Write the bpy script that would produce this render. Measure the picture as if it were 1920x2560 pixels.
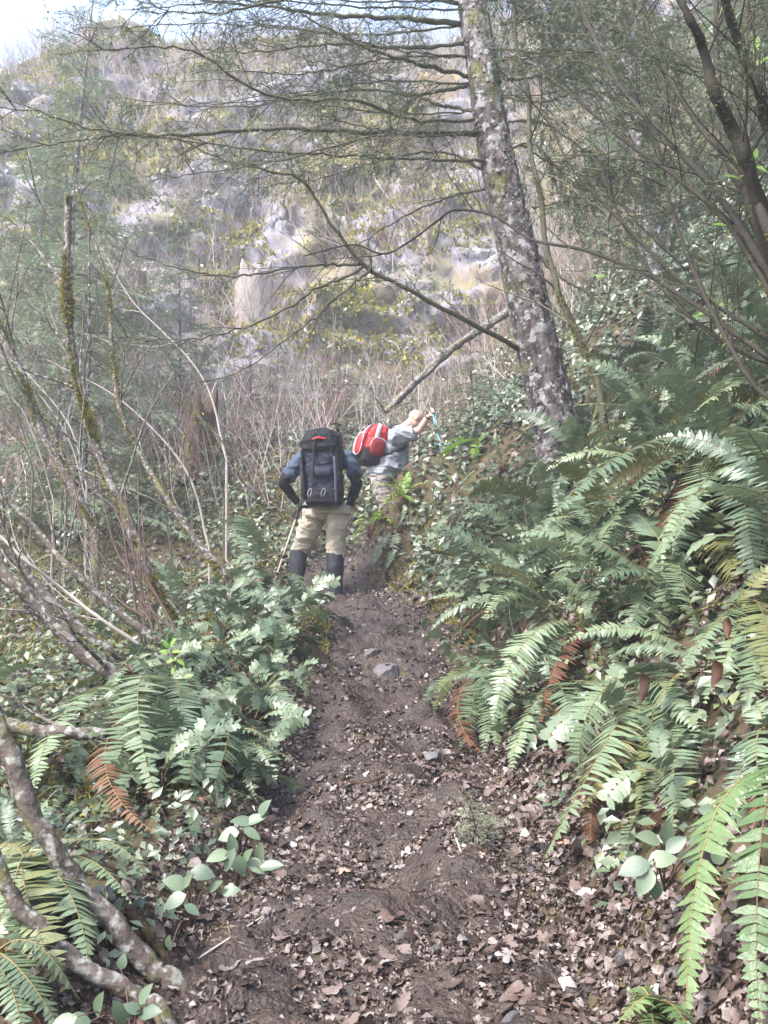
import bpy, math, random
import numpy as np
from mathutils import Vector, Matrix, Euler

# ------------------------------------------------------------------ camera, world, sun, exposure
scn = bpy.context.scene
for o in list(bpy.data.objects): bpy.data.objects.remove(o)
COL = scn.collection
F_PX, PITCH, EYE = 2400.0, math.radians(8.0), 1.55
cam_d = bpy.data.cameras.new('camera'); cam = bpy.data.objects.new('camera', cam_d); COL.objects.link(cam)
cam.location = (0, 0, EYE); cam.rotation_euler = (math.pi/2 + PITCH, 0, 0)
cam_d.sensor_fit = 'VERTICAL'; cam_d.angle = 2*math.atan(1280/F_PX); cam_d.clip_start = 0.05; cam_d.clip_end = 500
scn.camera = cam
SUN_EL, SUN_AZ = math.radians(52), math.radians(-128)      # azimuth from +Y towards +X
wd = bpy.data.worlds.new('World'); scn.world = wd; wd.use_nodes = True
nt = wd.node_tree; bg = nt.nodes['Background']
sky = nt.nodes.new('ShaderNodeTexSky'); sky.sky_type = 'NISHITA'; sky.sun_disc = False
sky.sun_elevation = SUN_EL; sky.sun_rotation = SUN_AZ
sky.air_density = 1.0; sky.dust_density = 3.2; sky.ozone_density = 0.6
nt.links.new(sky.outputs[0], bg.inputs[0]); bg.inputs[1].default_value = 0.15
sd = bpy.data.lights.new('sun', 'SUN'); sd.energy = 2.1; sd.angle = math.radians(13); sd.color = (1, .99, .98)
so = bpy.data.objects.new('sun', sd); COL.objects.link(so); so.location = (-10, 5, 30)
sdir = Vector((math.sin(SUN_AZ)*math.cos(SUN_EL), math.cos(SUN_AZ)*math.cos(SUN_EL), math.sin(SUN_EL)))
so.rotation_euler = sdir.to_track_quat('Z', 'Y').to_euler()
scn.view_settings.view_transform = 'Standard'; scn.view_settings.look = 'None'
scn.view_settings.exposure = 2.22; scn.view_settings.gamma = 1.0
scn.render.engine = 'CYCLES'; HAZE = 0.0044; scn.cycles.volume_bounces = 0
scn.cycles.max_bounces = 6; scn.cycles.diffuse_bounces = 3; scn.cycles.glossy_bounces = 2
scn.cycles.transmission_bounces = 3; scn.cycles.transparent_max_bounces = 4

# ------------------------------------------------------------------ helpers
RNG = np.random.default_rng(7); random.seed(7)
def A(*a): return np.array(a, float)
def nrm(v):
    v = np.asarray(v, float); return v/(np.linalg.norm(v, axis=-1, keepdims=True)+1e-12)
def U(px, py, d):
    """photo pixel (1920x2560) + distance along the trail axis (world y) -> world point"""
    xr = (px-960)/F_PX; up = (1280-py)/F_PX
    Y = math.cos(PITCH)-up*math.sin(PITCH); Z = math.sin(PITCH)+up*math.cos(PITCH)
    t = d/Y
    return A(xr*t, d, EYE+Z*t)
def _hash(ix, iy, iz, s):
    h = (ix*374761393 + iy*668265263 + iz*2147483647 + s*974634541) & 0xffffffff
    h = ((h ^ (h >> 13))*1274126177) & 0xffffffff
    h = ((h ^ (h >> 16))*2246822519) & 0xffffffff
    return ((h ^ (h >> 15)) & 0xffffff)/float(0xffffff)
def vnoise(x, y, z=0.0, s=0):
    x, y, z = np.broadcast_arrays(np.asarray(x, float), np.asarray(y, float), np.asarray(z, float))
    ix, iy, iz = [np.floor(a).astype(np.int64) for a in (x, y, z)]
    fx, fy, fz = x-ix, y-iy, z-iz
    fx, fy, fz = [a*a*(3-2*a) for a in (fx, fy, fz)]
    r = 0
    for dx in (0, 1):
        for dy in (0, 1):
            for dz in (0, 1):
                w = (fx if dx else 1-fx)*(fy if dy else 1-fy)*(fz if dz else 1-fz)
                r = r + w*_hash(ix+dx, iy+dy, iz+dz, s)
    return r*2-1
def fbm(x, y, z=0.0, oct=4, s=0):
    a, r, k = 1.0, 0, 1.0
    for i in range(oct):
        r = r + a*vnoise(x*k+17.3*i, y*k-9.1*i, z*k+3.7*i, s+i); a *= .5; k *= 2.03
    return r
def lerp(x, kn): return np.interp(x, [k[0] for k in kn], [k[1] for k in kn])

class MB:
    """collects geometry for ONE mesh"""
    def __init__(s): s.v=[]; s.f={3:[],4:[]}; s.m={3:[],4:[]}; s.r=[]; s.n=0
    def add(s, V, F, mat=0, rnd=0.5):
        V = np.asarray(V, float).reshape(-1,3); F = np.asarray(F, np.int64)
        if len(F) == 0: return
        s.v.append(V); k = F.shape[1]
        s.f[k].append(F+s.n); s.m[k].append(np.full(len(F), mat, np.int32))
        s.r.append(np.broadcast_to(np.asarray(rnd, float), (len(V),)))
        s.n += len(V)
    def addboth(s, V, F4, F3, mat=0, rnd=.5):
        n0 = s.n; s.add(V, F4, mat, rnd)
        F3 = np.asarray(F3, np.int64)
        if len(F3): s.f[3].append(F3+n0); s.m[3].append(np.full(len(F3), mat, np.int32))
    def merge(s, o, mat=None):
        for k in (3,4):
            for F, M in zip(o.f[k], o.m[k]):
                s.f[k].append(F+s.n); s.m[k].append(M if mat is None else np.full(len(F), mat, np.int32))
        s.v += o.v; s.r += o.r; s.n += o.n
    def arrays(s):
        V = np.concatenate(s.v); R = np.concatenate(s.r)
        F = {k: (np.concatenate(s.f[k]) if s.f[k] else np.zeros((0,k), np.int64)) for k in (3,4)}
        M = {k: (np.concatenate(s.m[k]) if s.m[k] else np.zeros(0, np.int32)) for k in (3,4)}
        return V, F, M, R
    def mesh(s, name, mats, smooth=True, off=None):
        V, F, M, R = s.arrays()
        if off is not None: V = V-np.asarray(off, float)
        me = bpy.data.meshes.new(name)
        me.vertices.add(len(V)); me.vertices.foreach_set('co', V.astype(np.float32).ravel())
        L = np.concatenate([F[4].ravel(), F[3].ravel()]).astype(np.int32)
        n4, n3 = len(F[4]), len(F[3])
        me.loops.add(len(L)); me.loops.foreach_set('vertex_index', L)
        me.polygons.add(n4+n3)
        me.polygons.foreach_set('loop_start', np.concatenate([np.arange(n4)*4, n4*4+np.arange(n3)*3]).astype(np.int32))
        for m in (mats if isinstance(mats, (list, tuple)) else [mats]): me.materials.append(m)
        me.polygons.foreach_set('material_index', np.concatenate([M[4], M[3]]).astype(np.int32))
        me.polygons.foreach_set('use_smooth', np.full(n4+n3, smooth))
        at = me.attributes.new('rnd', 'FLOAT', 'POINT'); at.data.foreach_set('value', R.astype(np.float32))
        me.update(calc_edges=True); me.validate()
        return me
def put(name, me, parent=None):
    o = bpy.data.objects.new(name, me); COL.objects.link(o)
    if parent is not None: o.parent = parent; KIDS.setdefault(parent.name, []).append(o)
    return o
KIDS = {}
def tag(o, label=None, cat=None, group=None, kind=None):
    if label: o['label'] = label
    if cat: o['category'] = cat
    if group: o['group'] = group
    if kind: o['kind'] = kind
    return o
def thing(name, loc, label, cat, group=None):
    o = bpy.data.objects.new(name, None); COL.objects.link(o); o.location = tuple(loc); o.empty_display_size = .1
    return tag(o, label, cat, group)
def part(name, mb, mats, th, smooth=True, parent=None):
    """mesh given in world space becomes a child of thing th (or of its part parent)"""
    me = mb.mesh(name, mats, smooth, off=np.array(th.location))
    return put(name, me, parent if parent is not None else th)
def copy_tree(o, parent=None):
    c = o.copy(); COL.objects.link(c)
    if parent is not None: c.parent = parent; KIDS.setdefault(parent.name, []).append(c)
    for ch in KIDS.get(o.name, ()): copy_tree(ch, c)
    return c
def stamp(mb, V, F, k_mat, loc, rot, scale, rnd):
    """N copies of a small shape: loc (N,3), rot (N,3,3), scale (N,)"""
    N = len(loc); n = len(V)
    W = np.einsum('nij,vj->nvi', rot, V)*np.asarray(scale)[:,None,None] + loc[:,None,:]
    FF = (F[None]+(np.arange(N)*n)[:,None,None]).reshape(-1, F.shape[1])
    mb.add(W.reshape(-1,3), FF, k_mat, np.repeat(rnd, n))
def frames(z, spin):
    """rotation matrices whose local z is z(N,3), spun by angle"""
    z = nrm(z); ref = np.where(np.abs(z[:,2:3])>.9, A(1,0,0)[None], A(0,0,1)[None])
    x = nrm(np.cross(ref, z)); y = np.cross(z, x)
    c, s = np.cos(spin)[:,None], np.sin(spin)[:,None]
    return np.stack([x*c+y*s, -x*s+y*c, z], axis=2)
def tube(mb, pts, rad, k=6, mat=0, rnd=.5, wob=0.0, seed=0, cap=True):
    P = np.asarray(pts, float); n = len(P); R = np.broadcast_to(np.asarray(rad, float), (n,))
    T = nrm(np.gradient(P, axis=0)); mT = nrm(T.mean(0))
    ref = A(1,0,0) if abs(mT[0])<.6 else (A(0,1,0) if abs(mT[1])<.6 else A(0,0,1))
    u = nrm(np.cross(T, ref)); v = np.cross(T, u)
    a = np.arange(k)/k*2*np.pi
    rr = np.repeat(R[:,None], k, 1)
    if wob: rr = rr*(1+wob*vnoise(np.arange(n)[:,None]*.55, a[None]*1.3, seed))
    V = P[:,None]+rr[...,None]*(np.cos(a)[None,:,None]*u[:,None]+np.sin(a)[None,:,None]*v[:,None])
    i = np.arange(n-1)[:,None]*k; j = np.arange(k)[None]; j2 = (j+1)%k
    F = np.stack([i+j, i+j2, i+k+j2, i+k+j], -1).reshape(-1,4)
    V = V.reshape(-1,3)
    if cap:
        V = np.vstack([V, P[:1], P[-1:]]); c0 = n*k; jj = np.arange(k); jn = (jj+1)%k
        F3 = np.vstack([np.stack([np.full(k,c0), jn, jj],1), np.stack([np.full(k,c0+1), (n-1)*k+jj, (n-1)*k+jn],1)])
        mb.addboth(V, F, F3, mat, rnd)
    else: mb.add(V, F, mat, rnd)
def smooth_path(P, n):
    """Catmull-Rom through the points"""
    P = np.asarray(P, float); Q = np.vstack([2*P[0]-P[1], P, 2*P[-1]-P[-2]]); out = []
    m = len(P)-1
    for s in np.linspace(0, m-1e-6, n):
        i = int(s); t = s-i; p0,p1,p2,p3 = Q[i:i+4]
        out.append(.5*((2*p1)+(-p0+p2)*t+(2*p0-5*p1+4*p2-p3)*t*t+(-p0+3*p1-3*p2+p3)*t**3))
    return np.array(out)
def loft(mb, secs, k=20, mat=0, rnd=.5, p=2.0):
    """secs: (centre, axis_a, axis_b, ra, rb); super-ellipse rings joined, closed ends"""
    a = np.arange(k)/k*2*np.pi; ca, sa = np.cos(a), np.sin(a)
    ex = 2.0/p; ca = np.sign(ca)*np.abs(ca)**ex; sa = np.sign(sa)*np.abs(sa)**ex
    V = []
    for c, ax, bx, ra, rb in secs:
        V.append(np.asarray(c)[None]+ca[:,None]*np.asarray(ax)[None]*ra+sa[:,None]*np.asarray(bx)[None]*rb)
    n = len(V); V = np.concatenate(V)
    i = np.arange(n-1)[:,None]*k; j = np.arange(k)[None]; j2 = (j+1)%k
    F = np.stack([i+j, i+j2, i+k+j2, i+k+j], -1).reshape(-1,4)
    V = np.vstack([V, secs[0][0], secs[-1][0]]); c0 = n*k; jj = np.arange(k); jn = (jj+1)%k
    F3 = np.vstack([np.stack([np.full(k,c0), jn, jj],1), np.stack([np.full(k,c0+1), (n-1)*k+jj, (n-1)*k+jn],1)])
    mb.addboth(V, F, F3, mat, rnd)
def ball(mb, c, r, k=10, mat=0, rnd=.5, ax=None):
    ax = np.eye(3) if ax is None else ax
    r = np.broadcast_to(np.asarray(r, float), (3,)); secs = []
    for t in np.linspace(-.97, .97, max(5, k//2+1)):
        w = math.sqrt(1-t*t); secs.append((np.asarray(c)+ax[2]*t*r[2], ax[0], ax[1], r[0]*w, r[1]*w))
    loft(mb, secs, k, mat, rnd)

# ------------------------------------------------------------------ materials
def mat(name, stops, rough=.7, spec=.5, noise=None, bump=0.0, bscale=60, transl=0.0, by='attr', nscale=8.0, coat=0.0, stretch=(1,1,1), spots=None, speckle=None):
    """colour ramp driven by the rnd attribute + object random + noise in object space"""
    m = bpy.data.materials.new(name); m.use_nodes = True; n = m.node_tree.nodes; l = m.node_tree.links
    b = n['Principled BSDF']; b.inputs['Roughness'].default_value = rough
    b.inputs['Specular IOR Level'].default_value = spec; b.inputs['Coat Weight'].default_value = coat
    b.inputs['Coat Roughness'].default_value = .25
    tc = n.new('ShaderNodeTexCoord'); mp = n.new('ShaderNodeMapping'); l.new(tc.outputs['Object'], mp.inputs[0])
    mp.inputs['Scale'].default_value = stretch
    nz = n.new('ShaderNodeTexNoise'); nz.inputs['Scale'].default_value = nscale; nz.inputs['Detail'].default_value = 6
    nz.inputs['Roughness'].default_value = .65; l.new(mp.outputs[0], nz.inputs['Vector'])
    at = n.new('ShaderNodeAttribute'); at.attribute_name = 'rnd'; oi = n.new('ShaderNodeObjectInfo')
    def math_(op, a, bb):
        q = n.new('ShaderNodeMath'); q.operation = op
        for i, s in enumerate((a, bb)):
            if isinstance(s, (int, float)): q.inputs[i].default_value = s
            else: l.new(s, q.inputs[i])
        return q.outputs[0]
    nzc = math_('MULTIPLY', math_('SUBTRACT', nz.outputs[0], .5), 1.6 if noise is None else noise)
    if by == 'attr': f = math_('ADD', at.outputs['Fac'], nzc)
    elif by == 'obj': f = math_('ADD', math_('ADD', math_('MULTIPLY', oi.outputs['Random'], .7), math_('MULTIPLY', math_('SUBTRACT', at.outputs['Fac'], .35), .5)), nzc)
    else: f = math_('ADD', nzc, .5)
    rp = n.new('ShaderNodeValToRGB'); l.new(f, rp.inputs[0]); cr = rp.color_ramp
    while len(cr.elements) < len(stops): cr.elements.new(.5)
    for e, (p, c) in zip(cr.elements, stops): e.position = p; e.color = (*c, 1)
    col = rp.outputs[0]
    def mixin(col, fac, c):
        mx = n.new('ShaderNodeMix'); mx.data_type = 'RGBA'; l.new(fac, mx.inputs[0]); l.new(col, mx.inputs[6]); mx.inputs[7].default_value = (*c, 1)
        return mx.outputs[2]
    def thr(out, lo, hi):
        mr = n.new('ShaderNodeMapRange'); mr.inputs[1].default_value = lo; mr.inputs[2].default_value = hi; l.new(out, mr.inputs[0]); return mr.outputs[0]
    for sp in (spots or []):           # (scale, lo, hi, colour, seed)
        z2 = n.new('ShaderNodeTexNoise'); z2.inputs['Scale'].default_value = sp[0]; z2.inputs['Detail'].default_value = 5
        m2 = n.new('ShaderNodeMapping'); m2.inputs['Location'].default_value = (sp[4]*3.1, sp[4]*1.7, sp[4]); l.new(mp.outputs[0], m2.inputs[0])
        l.new(m2.outputs[0], z2.inputs['Vector']); col = mixin(col, thr(z2.outputs[0], sp[1], sp[2]), sp[3])
    if speckle:                        # moss on upward faces: (z_lo, z_hi, colour, noise scale)
        g = n.new('ShaderNodeNewGeometry'); sx = n.new('ShaderNodeSeparateXYZ'); l.new(g.outputs['Normal'], sx.inputs[0])
        z3 = n.new('ShaderNodeTexNoise'); z3.inputs['Scale'].default_value = speckle[3]; z3.inputs['Detail'].default_value = 5; l.new(mp.outputs[0], z3.inputs['Vector'])
        q = math_('ADD', sx.outputs[2], math_('MULTIPLY', math_('SUBTRACT', z3.outputs[0], .5), 2.2))
        col = mixin(col, thr(q, speckle[0], speckle[1]), speckle[2])
    l.new(col, b.inputs['Base Color'])
    if bump:
        bz = n.new('ShaderNodeTexNoise'); bz.inputs['Scale'].default_value = bscale; bz.inputs['Detail'].default_value = 5; l.new(mp.outputs[0], bz.inputs['Vector'])
        bp = n.new('ShaderNodeBump'); bp.inputs['Strength'].default_value = bump; bp.inputs['Distance'].default_value = .02
        l.new(bz.outputs[0], bp.inputs['Height']); l.new(bp.outputs[0], b.inputs['Normal'])
    if transl:
        tr = n.new('ShaderNodeBsdfTranslucent'); l.new(col, tr.inputs[0]); mx = n.new('ShaderNodeMixShader'); mx.inputs[0].default_value = transl
        l.new(b.outputs[0], mx.inputs[1]); l.new(tr.outputs[0], mx.inputs[2]); l.new(mx.outputs[0], n['Material Output'].inputs[0])
    return m
M = {}
M['fern'] = mat('fern_green', [(0,(.06,.095,.052)),(.5,(.13,.18,.10)),(1,(.21,.26,.145))], .36, .75, .5, .2, 90, .22, 'obj', 14)
M['fern_dead'] = mat('dead_fern', [(0,(.035,.017,.010)),(.5,(.085,.036,.02)),(1,(.16,.085,.045))], .7, .3, .8, 0, 60, .15, 'obj', 12)
M['fern_old'] = mat('ageing_fern', [(0,(.08,.10,.035)),(.5,(.14,.15,.055)),(1,(.19,.15,.07))], .5, .5, .9, .2, 90, .2, 'obj', 9)
M['fern_yellow_green'] = mat('yellow_green_fern', [(0,(.06,.11,.04)),(.5,(.115,.175,.065)),(1,(.18,.245,.095))], .42, .55, .5, .2, 90, .28, 'obj', 14)  # yellower green of the ferns at the bottom right
M['rachis'] = mat('fern_stalk', [(0,(.10,.06,.02)),(1,(.20,.16,.06))], .6, .4, .5, by='obj')
M['salal'] = mat('salal_leaf', [(0,(.05,.083,.05)),(.5,(.108,.152,.09)),(.85,(.16,.205,.12)),(1,(.22,.27,.08))], .4, .6, .35, .12, 70, .18, 'obj', 18)
M['salal_mass'] = mat('broad_leaves', [(0,(.04,.064,.032)),(.5,(.10,.13,.07)),(.85,(.155,.185,.085)),(1,(.21,.21,.075))], .36, .75, .3, 0, 60, .18, 'attr', 6)
M['grape'] = mat('oregon_grape_leaf', [(0,(.055,.088,.052)),(.5,(.115,.16,.092)),(1,(.18,.225,.13))], .42, .55, .35, .1, 80, .18, 'obj', 14)
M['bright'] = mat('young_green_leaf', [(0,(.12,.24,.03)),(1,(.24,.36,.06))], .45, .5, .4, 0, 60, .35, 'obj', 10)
M['needle'] = mat('conifer_needle', [(0,(.05,.078,.038)),(.5,(.10,.145,.072)),(1,(.18,.22,.115))], .5, .5, .5, 0, 60, .2, 'attr', 4)
M['needle_pale'] = mat('pale_conifer_needle', [(0,(.11,.16,.09)),(.5,(.21,.275,.16)),(1,(.31,.37,.23))], .5, .5, .5, 0, 60, .25, 'attr', 4)  # lighter needle copy: sunlit, hazy look of the left conifers put into the colour
M['moss'] = mat('moss', [(0,(.09,.092,.018)),(.5,(.19,.18,.036)),(1,(.32,.28,.07))], .9, .15, .8, .4, 120, .2, 'attr', 10)
M['cliffmoss'] = mat('cliff_moss', [(0,(.14,.15,.03)),(.5,(.27,.25,.05)),(1,(.40,.34,.08))], .9, .15, .8, .4, 120, .2, 'attr', 10)
M['bark'] = mat('conifer_bark', [(0,(.014,.011,.010)),(.45,(.062,.049,.046)),(.75,(.13,.11,.107)),(1,(.25,.23,.23))], .85, .3, .9, .8, 45, 0, 'attr', 9, spots=[(10,.54,.62,(.30,.30,.30),1),(20,.6,.68,(.40,.42,.40),4),(2.2,.56,.7,(.12,.13,.035),7)])
M['bark_scale'] = mat('bark_scale', [(0,(.10,.07,.06)),(.5,(.25,.2,.19)),(1,(.48,.47,.45))], .8, .3, .6, .5, 60, 0, 'obj', 20)
M['alder'] = mat('mottled_bark', [(0,(.03,.022,.017)),(.5,(.08,.062,.05)),(1,(.15,.13,.11))], .8, .3, .9, .5, 50, 0, 'attr', 12, spots=[(34,.52,.62,(.24,.24,.215),2),(12,.58,.68,(.22,.22,.20),5),(6,.58,.7,(.13,.125,.03),8)])
M['twig'] = mat('twig', [(0,(.035,.022,.015)),(.5,(.10,.07,.05)),(1,(.22,.18,.14))], .75, .35, .6, 0, 60, 0, 'attr', 8)
M['twig_red'] = mat('red_twig', [(0,(.035,.018,.014)),(.5,(.075,.042,.034)),(1,(.14,.09,.075))], .7, .35, .6, 0, 60, 0, 'attr', 8)
M['twig_pale'] = mat('pale_twig', [(0,(.16,.13,.11)),(.5,(.33,.29,.26)),(1,(.5,.47,.43))], .75, .35, .6, 0, 60, 0, 'attr', 8)
M['twig_pale2'] = mat('grey_twig', [(0,(.13,.105,.095)),(.5,(.27,.235,.215)),(1,(.44,.40,.37))], .75, .35, .6, 0, 60, 0, 'attr', 8)
M['brush_red'] = mat('reddish_brush', [(0,(.14,.07,.065)),(.5,(.28,.165,.15)),(1,(.40,.28,.255))], .75, .35, .6, 0, 60, 0, 'attr', 8)
M['mosstwig'] = mat('mossy_twig', [(0,(.03,.027,.02)),(.5,(.08,.076,.05)),(1,(.15,.145,.095))], .85, .3, .9, .4, 60, 0, 'attr', 14)
M['darkmoss'] = mat('dark_mossy_bark', [(0,(.012,.010,.008)),(.5,(.034,.029,.019)),(1,(.085,.08,.04))], .85, .3, .9, .4, 60, 0, 'attr', 14)
M['litter'] = mat('fallen_leaf', [(0,(.014,.008,.006)),(.35,(.05,.03,.021)),(.62,(.11,.076,.06)),(.86,(.19,.155,.14)),(1,(.32,.28,.27))], .5, .55, .5, .3, 60, .08, 'attr', 25)
M['leafpart'] = mat('fallen_leaf_near', [(0,(.03,.016,.012)),(.35,(.09,.052,.036)),(.65,(.16,.12,.105)),(.87,(.28,.24,.23)),(1,(.36,.19,.09))], .48, .6, .35, .3, 60, .08, 'obj', 25)
M['soil'] = mat('trail_soil', [(0,(.005,.003,.002)),(.4,(.019,.0105,.0065)),(.65,(.040,.0235,.0155)),(1,(.085,.057,.041))], .55, .5, 1.1, .9, 55, 0, 'noise', 7)
M['floor'] = mat('forest_floor', [(0,(.018,.013,.008)),(.4,(.05,.036,.022)),(.7,(.09,.075,.035)),(1,(.15,.14,.05))], .9, .25, 1.2, .8, 30, 0, 'noise', 3.5, spots=[(1.3,.56,.7,(.075,.075,.022),3)])
M['rock'] = mat('grey_rock', [(0,(.04,.037,.037)),(.5,(.095,.09,.09)),(1,(.17,.16,.165))], .75, .4, 1.0, .6, 40, 0, 'noise', 6)
M['cliff'] = mat('cliff_rock', [(0,(.05,.046,.056)),(.3,(.13,.12,.145)),(.55,(.21,.197,.23)),(.8,(.285,.272,.31)),(1,(.37,.36,.395))], .85, .3, 1.5, 1.0, 5, 0, 'noise', 2.6, stretch=(1,1,.5), spots=[(.5,.56,.66,(.20,.15,.08),2),(.35,.5,.6,(.17,.145,.075),9),(1.6,.56,.66,(.10,.085,.075),6)], speckle=(.55,1.15,(.13,.125,.045),2.4))
M['wood'] = mat('weathered_wood', [(0,(.10,.075,.06)),(.5,(.28,.24,.22)),(1,(.50,.46,.45))], .8, .3, 1.1, .6, 30, 0, 'noise', 6, stretch=(4,4,.5))
M['rot'] = mat('rotten_wood', [(0,(.018,.011,.008)),(.5,(.06,.036,.026)),(1,(.13,.085,.06))], .9, .2, 1.1, .8, 30, 0, 'noise', 6, stretch=(4,4,.7), spots=[(3,.58,.7,(.10,.10,.03),2)])
M['grass'] = mat('dry_grass', [(0,(.20,.14,.06)),(.5,(.38,.30,.15)),(1,(.5,.44,.26))], .7, .3, .4, 0, 60, .15, 'attr', 8)
def flat(name, c, rough=.7, spec=.4, var=.25, bump=.25, bscale=90, nscale=6, **k):
    c = np.array(c); return mat(name, [(0, tuple(c*(1-var))), (.5, tuple(c)), (1, tuple(np.minimum(c*(1+var),1)))], rough, spec, 1.0, bump, bscale, by='noise', nscale=nscale, **k)
M['skin'] = flat('skin', (.56,.33,.25), .5, .45, .15, .1)
M['shirt_blue'] = flat('blue_grey_shirt', (.05,.07,.105), .85, .2)
M['shirt_grey'] = flat('grey_shirt', (.22,.235,.265), .85, .2, .18)
M['black'] = flat('black_cloth', (.006,.006,.009), .8, .25)
M['gaiter'] = flat('black_gaiter', (.012,.013,.019), .65, .3)
M['khaki'] = flat('khaki_trousers', (.37,.325,.255), .85, .2, .2)
M['camo'] = mat('camo_trousers', [(0,(.06,.05,.045)),(.42,(.12,.105,.095)),(.5,(.26,.24,.22)),(.58,(.16,.14,.12)),(.7,(.36,.34,.32)),(1,(.10,.09,.075))], .85, .2, 1.6, .2, 80, 0, 'noise', 13, stretch=(1,1,1.9))
M['pack_navy'] = flat('navy_pack_cloth', (.013,.014,.030), .75, .25, .3)
M['pack_black'] = flat('black_pack_cloth', (.006,.006,.009), .75, .25)
M['strap'] = flat('grey_blue_strap', (.04,.046,.075), .75, .25)
M['cord'] = flat('pale_cord', (.42,.42,.46), .7, .3)
M['red'] = flat('red_pack_cloth', (.55,.018,.022), .6, .4, .25)
M['darkred'] = flat('dark_red_mesh', (.16,.01,.014), .8, .3, .3)
M['silver'] = flat('reflective_silver', (.42,.44,.47), .4, .6, .12)
M['orange'] = flat('orange_cord', (.5,.09,.02), .6, .4)
M['pole_blue'] = flat('blue_pole', (.10,.36,.62), .35, .6, .12, 0)
M['pole_metal'] = flat('copper_silver_pole', (.48,.34,.28), .35, .6, .2, 0)
M['rubber'] = flat('black_rubber', (.015,.015,.015), .6, .5)
M['eye'] = flat('eye', (.25,.22,.2), .2, .6, .3, 0)
M['boot'] = flat('brown_boot', (.05,.03,.02), .7, .4)

# ------------------------------------------------------------------ terrain
XC = [(-8,0),(0,0),(2.7,-.02),(4.2,.03),(6.3,.05),(8,.03),(9,-.15),(10,-.52),(11,-.62),(12,-.35),(13.5,.6),(40,3)]
HW = [(0,.6),(2.7,.58),(4.2,.44),(6.3,.38),(8,.44),(10,.50),(11,.42),(12,.4),(14,.35)]
ZT = [(-40,-8),(-10,-2.0),(0,0),(6.15,1.28),(6.5,1.42),(8,1.70),(10,2.03),(11.2,2.36),(12,2.72),(13,3.35),(15,4.6),(18,6.3),(22,8.8),(26,11),(60,14)]
def hgt(x, y, detail=True):
    x = np.asarray(x, float); y = np.asarray(y, float)
    xc, hw = lerp(y, XC), lerp(y, HW)
    z = (lerp(y, ZT)+lerp(y-.5, ZT)+lerp(y+.5, ZT))/3
    dr = np.maximum(x-xc-hw, 0); dl = np.maximum(xc-hw-x, 0)
    z = z+lerp(dr, [(0,0),(.25,.22),(2.6,2.85),(5,4.9),(12,9.5),(60,24)])
    z = z+lerp(dl, [(0,0),(.18,.13),(1,.12),(4,-.1),(7,-.2),(60,-8)])
    z = z+.85*np.exp(-(((x-.25)/.5)**2+((y-11)/.45)**2))
    if detail:
        k = np.clip((np.abs(x-xc)-hw+.15)/.5, 0, 1)
        z = z+.16*k*fbm(x*.9, y*.9, oct=4, s=3)+.03*fbm(x*3.1, y*3.1, oct=3, s=9)
        z = z+(1-k)*(.06*vnoise(x*1.7, y*1.9, s=21)+.05*fbm(x*4.2, y*5.0, oct=3, s=23))
    return z
def ground_pt(px, py, lift=0.0):
    """where the sight line of a photo pixel meets the ground"""
    ds = np.linspace(1.6, 30, 1400); P = np.array([U(px, py, d) for d in ds])
    below = P[:,2] < hgt(P[:,0], P[:,1])+lift
    i = int(np.argmax(below)) if below.any() else len(ds)-1
    return P[i]
def grid_mesh(xs, ys, fz):
    X, Y = np.meshgrid(xs, ys); Z = fz(X, Y); nx, ny = len(xs), len(ys)
    i = np.arange(ny-1)[:,None]*nx; j = np.arange(nx-1)[None]
    F = np.stack([i+j, i+j+1, i+nx+j+1, i+nx+j], -1).reshape(-1,4)
    m = MB(); m.add(np.stack([X,Y,Z],-1).reshape(-1,3), F); return m
xs = np.concatenate([np.linspace(-60,-7,40), np.arange(-6.9,5.0,.075), np.linspace(5.1,45,40)])
ys = np.concatenate([np.linspace(-30,1,25), np.arange(1.1,9,.06), np.arange(9,16,.1), np.arange(16,28,.3)])
g = put('ground', grid_mesh(xs, ys, hgt).mesh('ground', M['floor'])); tag(g, kind='structure')
# the trodden trail: a sheet with its own fine relief whose edges dip under the slope
s_ = np.linspace(-1.0, 1.0, 74); ty = np.arange(.9, 12.2, .02)
S, TY = np.meshgrid(s_, ty); TX = lerp(TY, XC)+S*(lerp(TY, HW)+.12+.08*vnoise(TY*1.4, np.sign(S)*3, s=5))
TZ = hgt(TX, TY)+.022*np.clip((1-np.abs(S))*4, -1, 1)-.012+.016*fbm(TX*7, TY*7, oct=3, s=31)*(1-np.abs(S)**4)+.016*np.abs(fbm(TX*19, TY*19, oct=2, s=35))
nx = len(s_); i = np.arange(len(ty)-1)[:,None]*nx; j = np.arange(nx-1)[None]
tm = MB(); tm.add(np.stack([TX,TY,TZ],-1).reshape(-1,3), np.stack([i+j,i+j+1,i+nx+j+1,i+nx+j],-1).reshape(-1,4))
trail = put('trail', tm.mesh('trail', M['soil'])); tag(trail, kind='structure')
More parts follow.
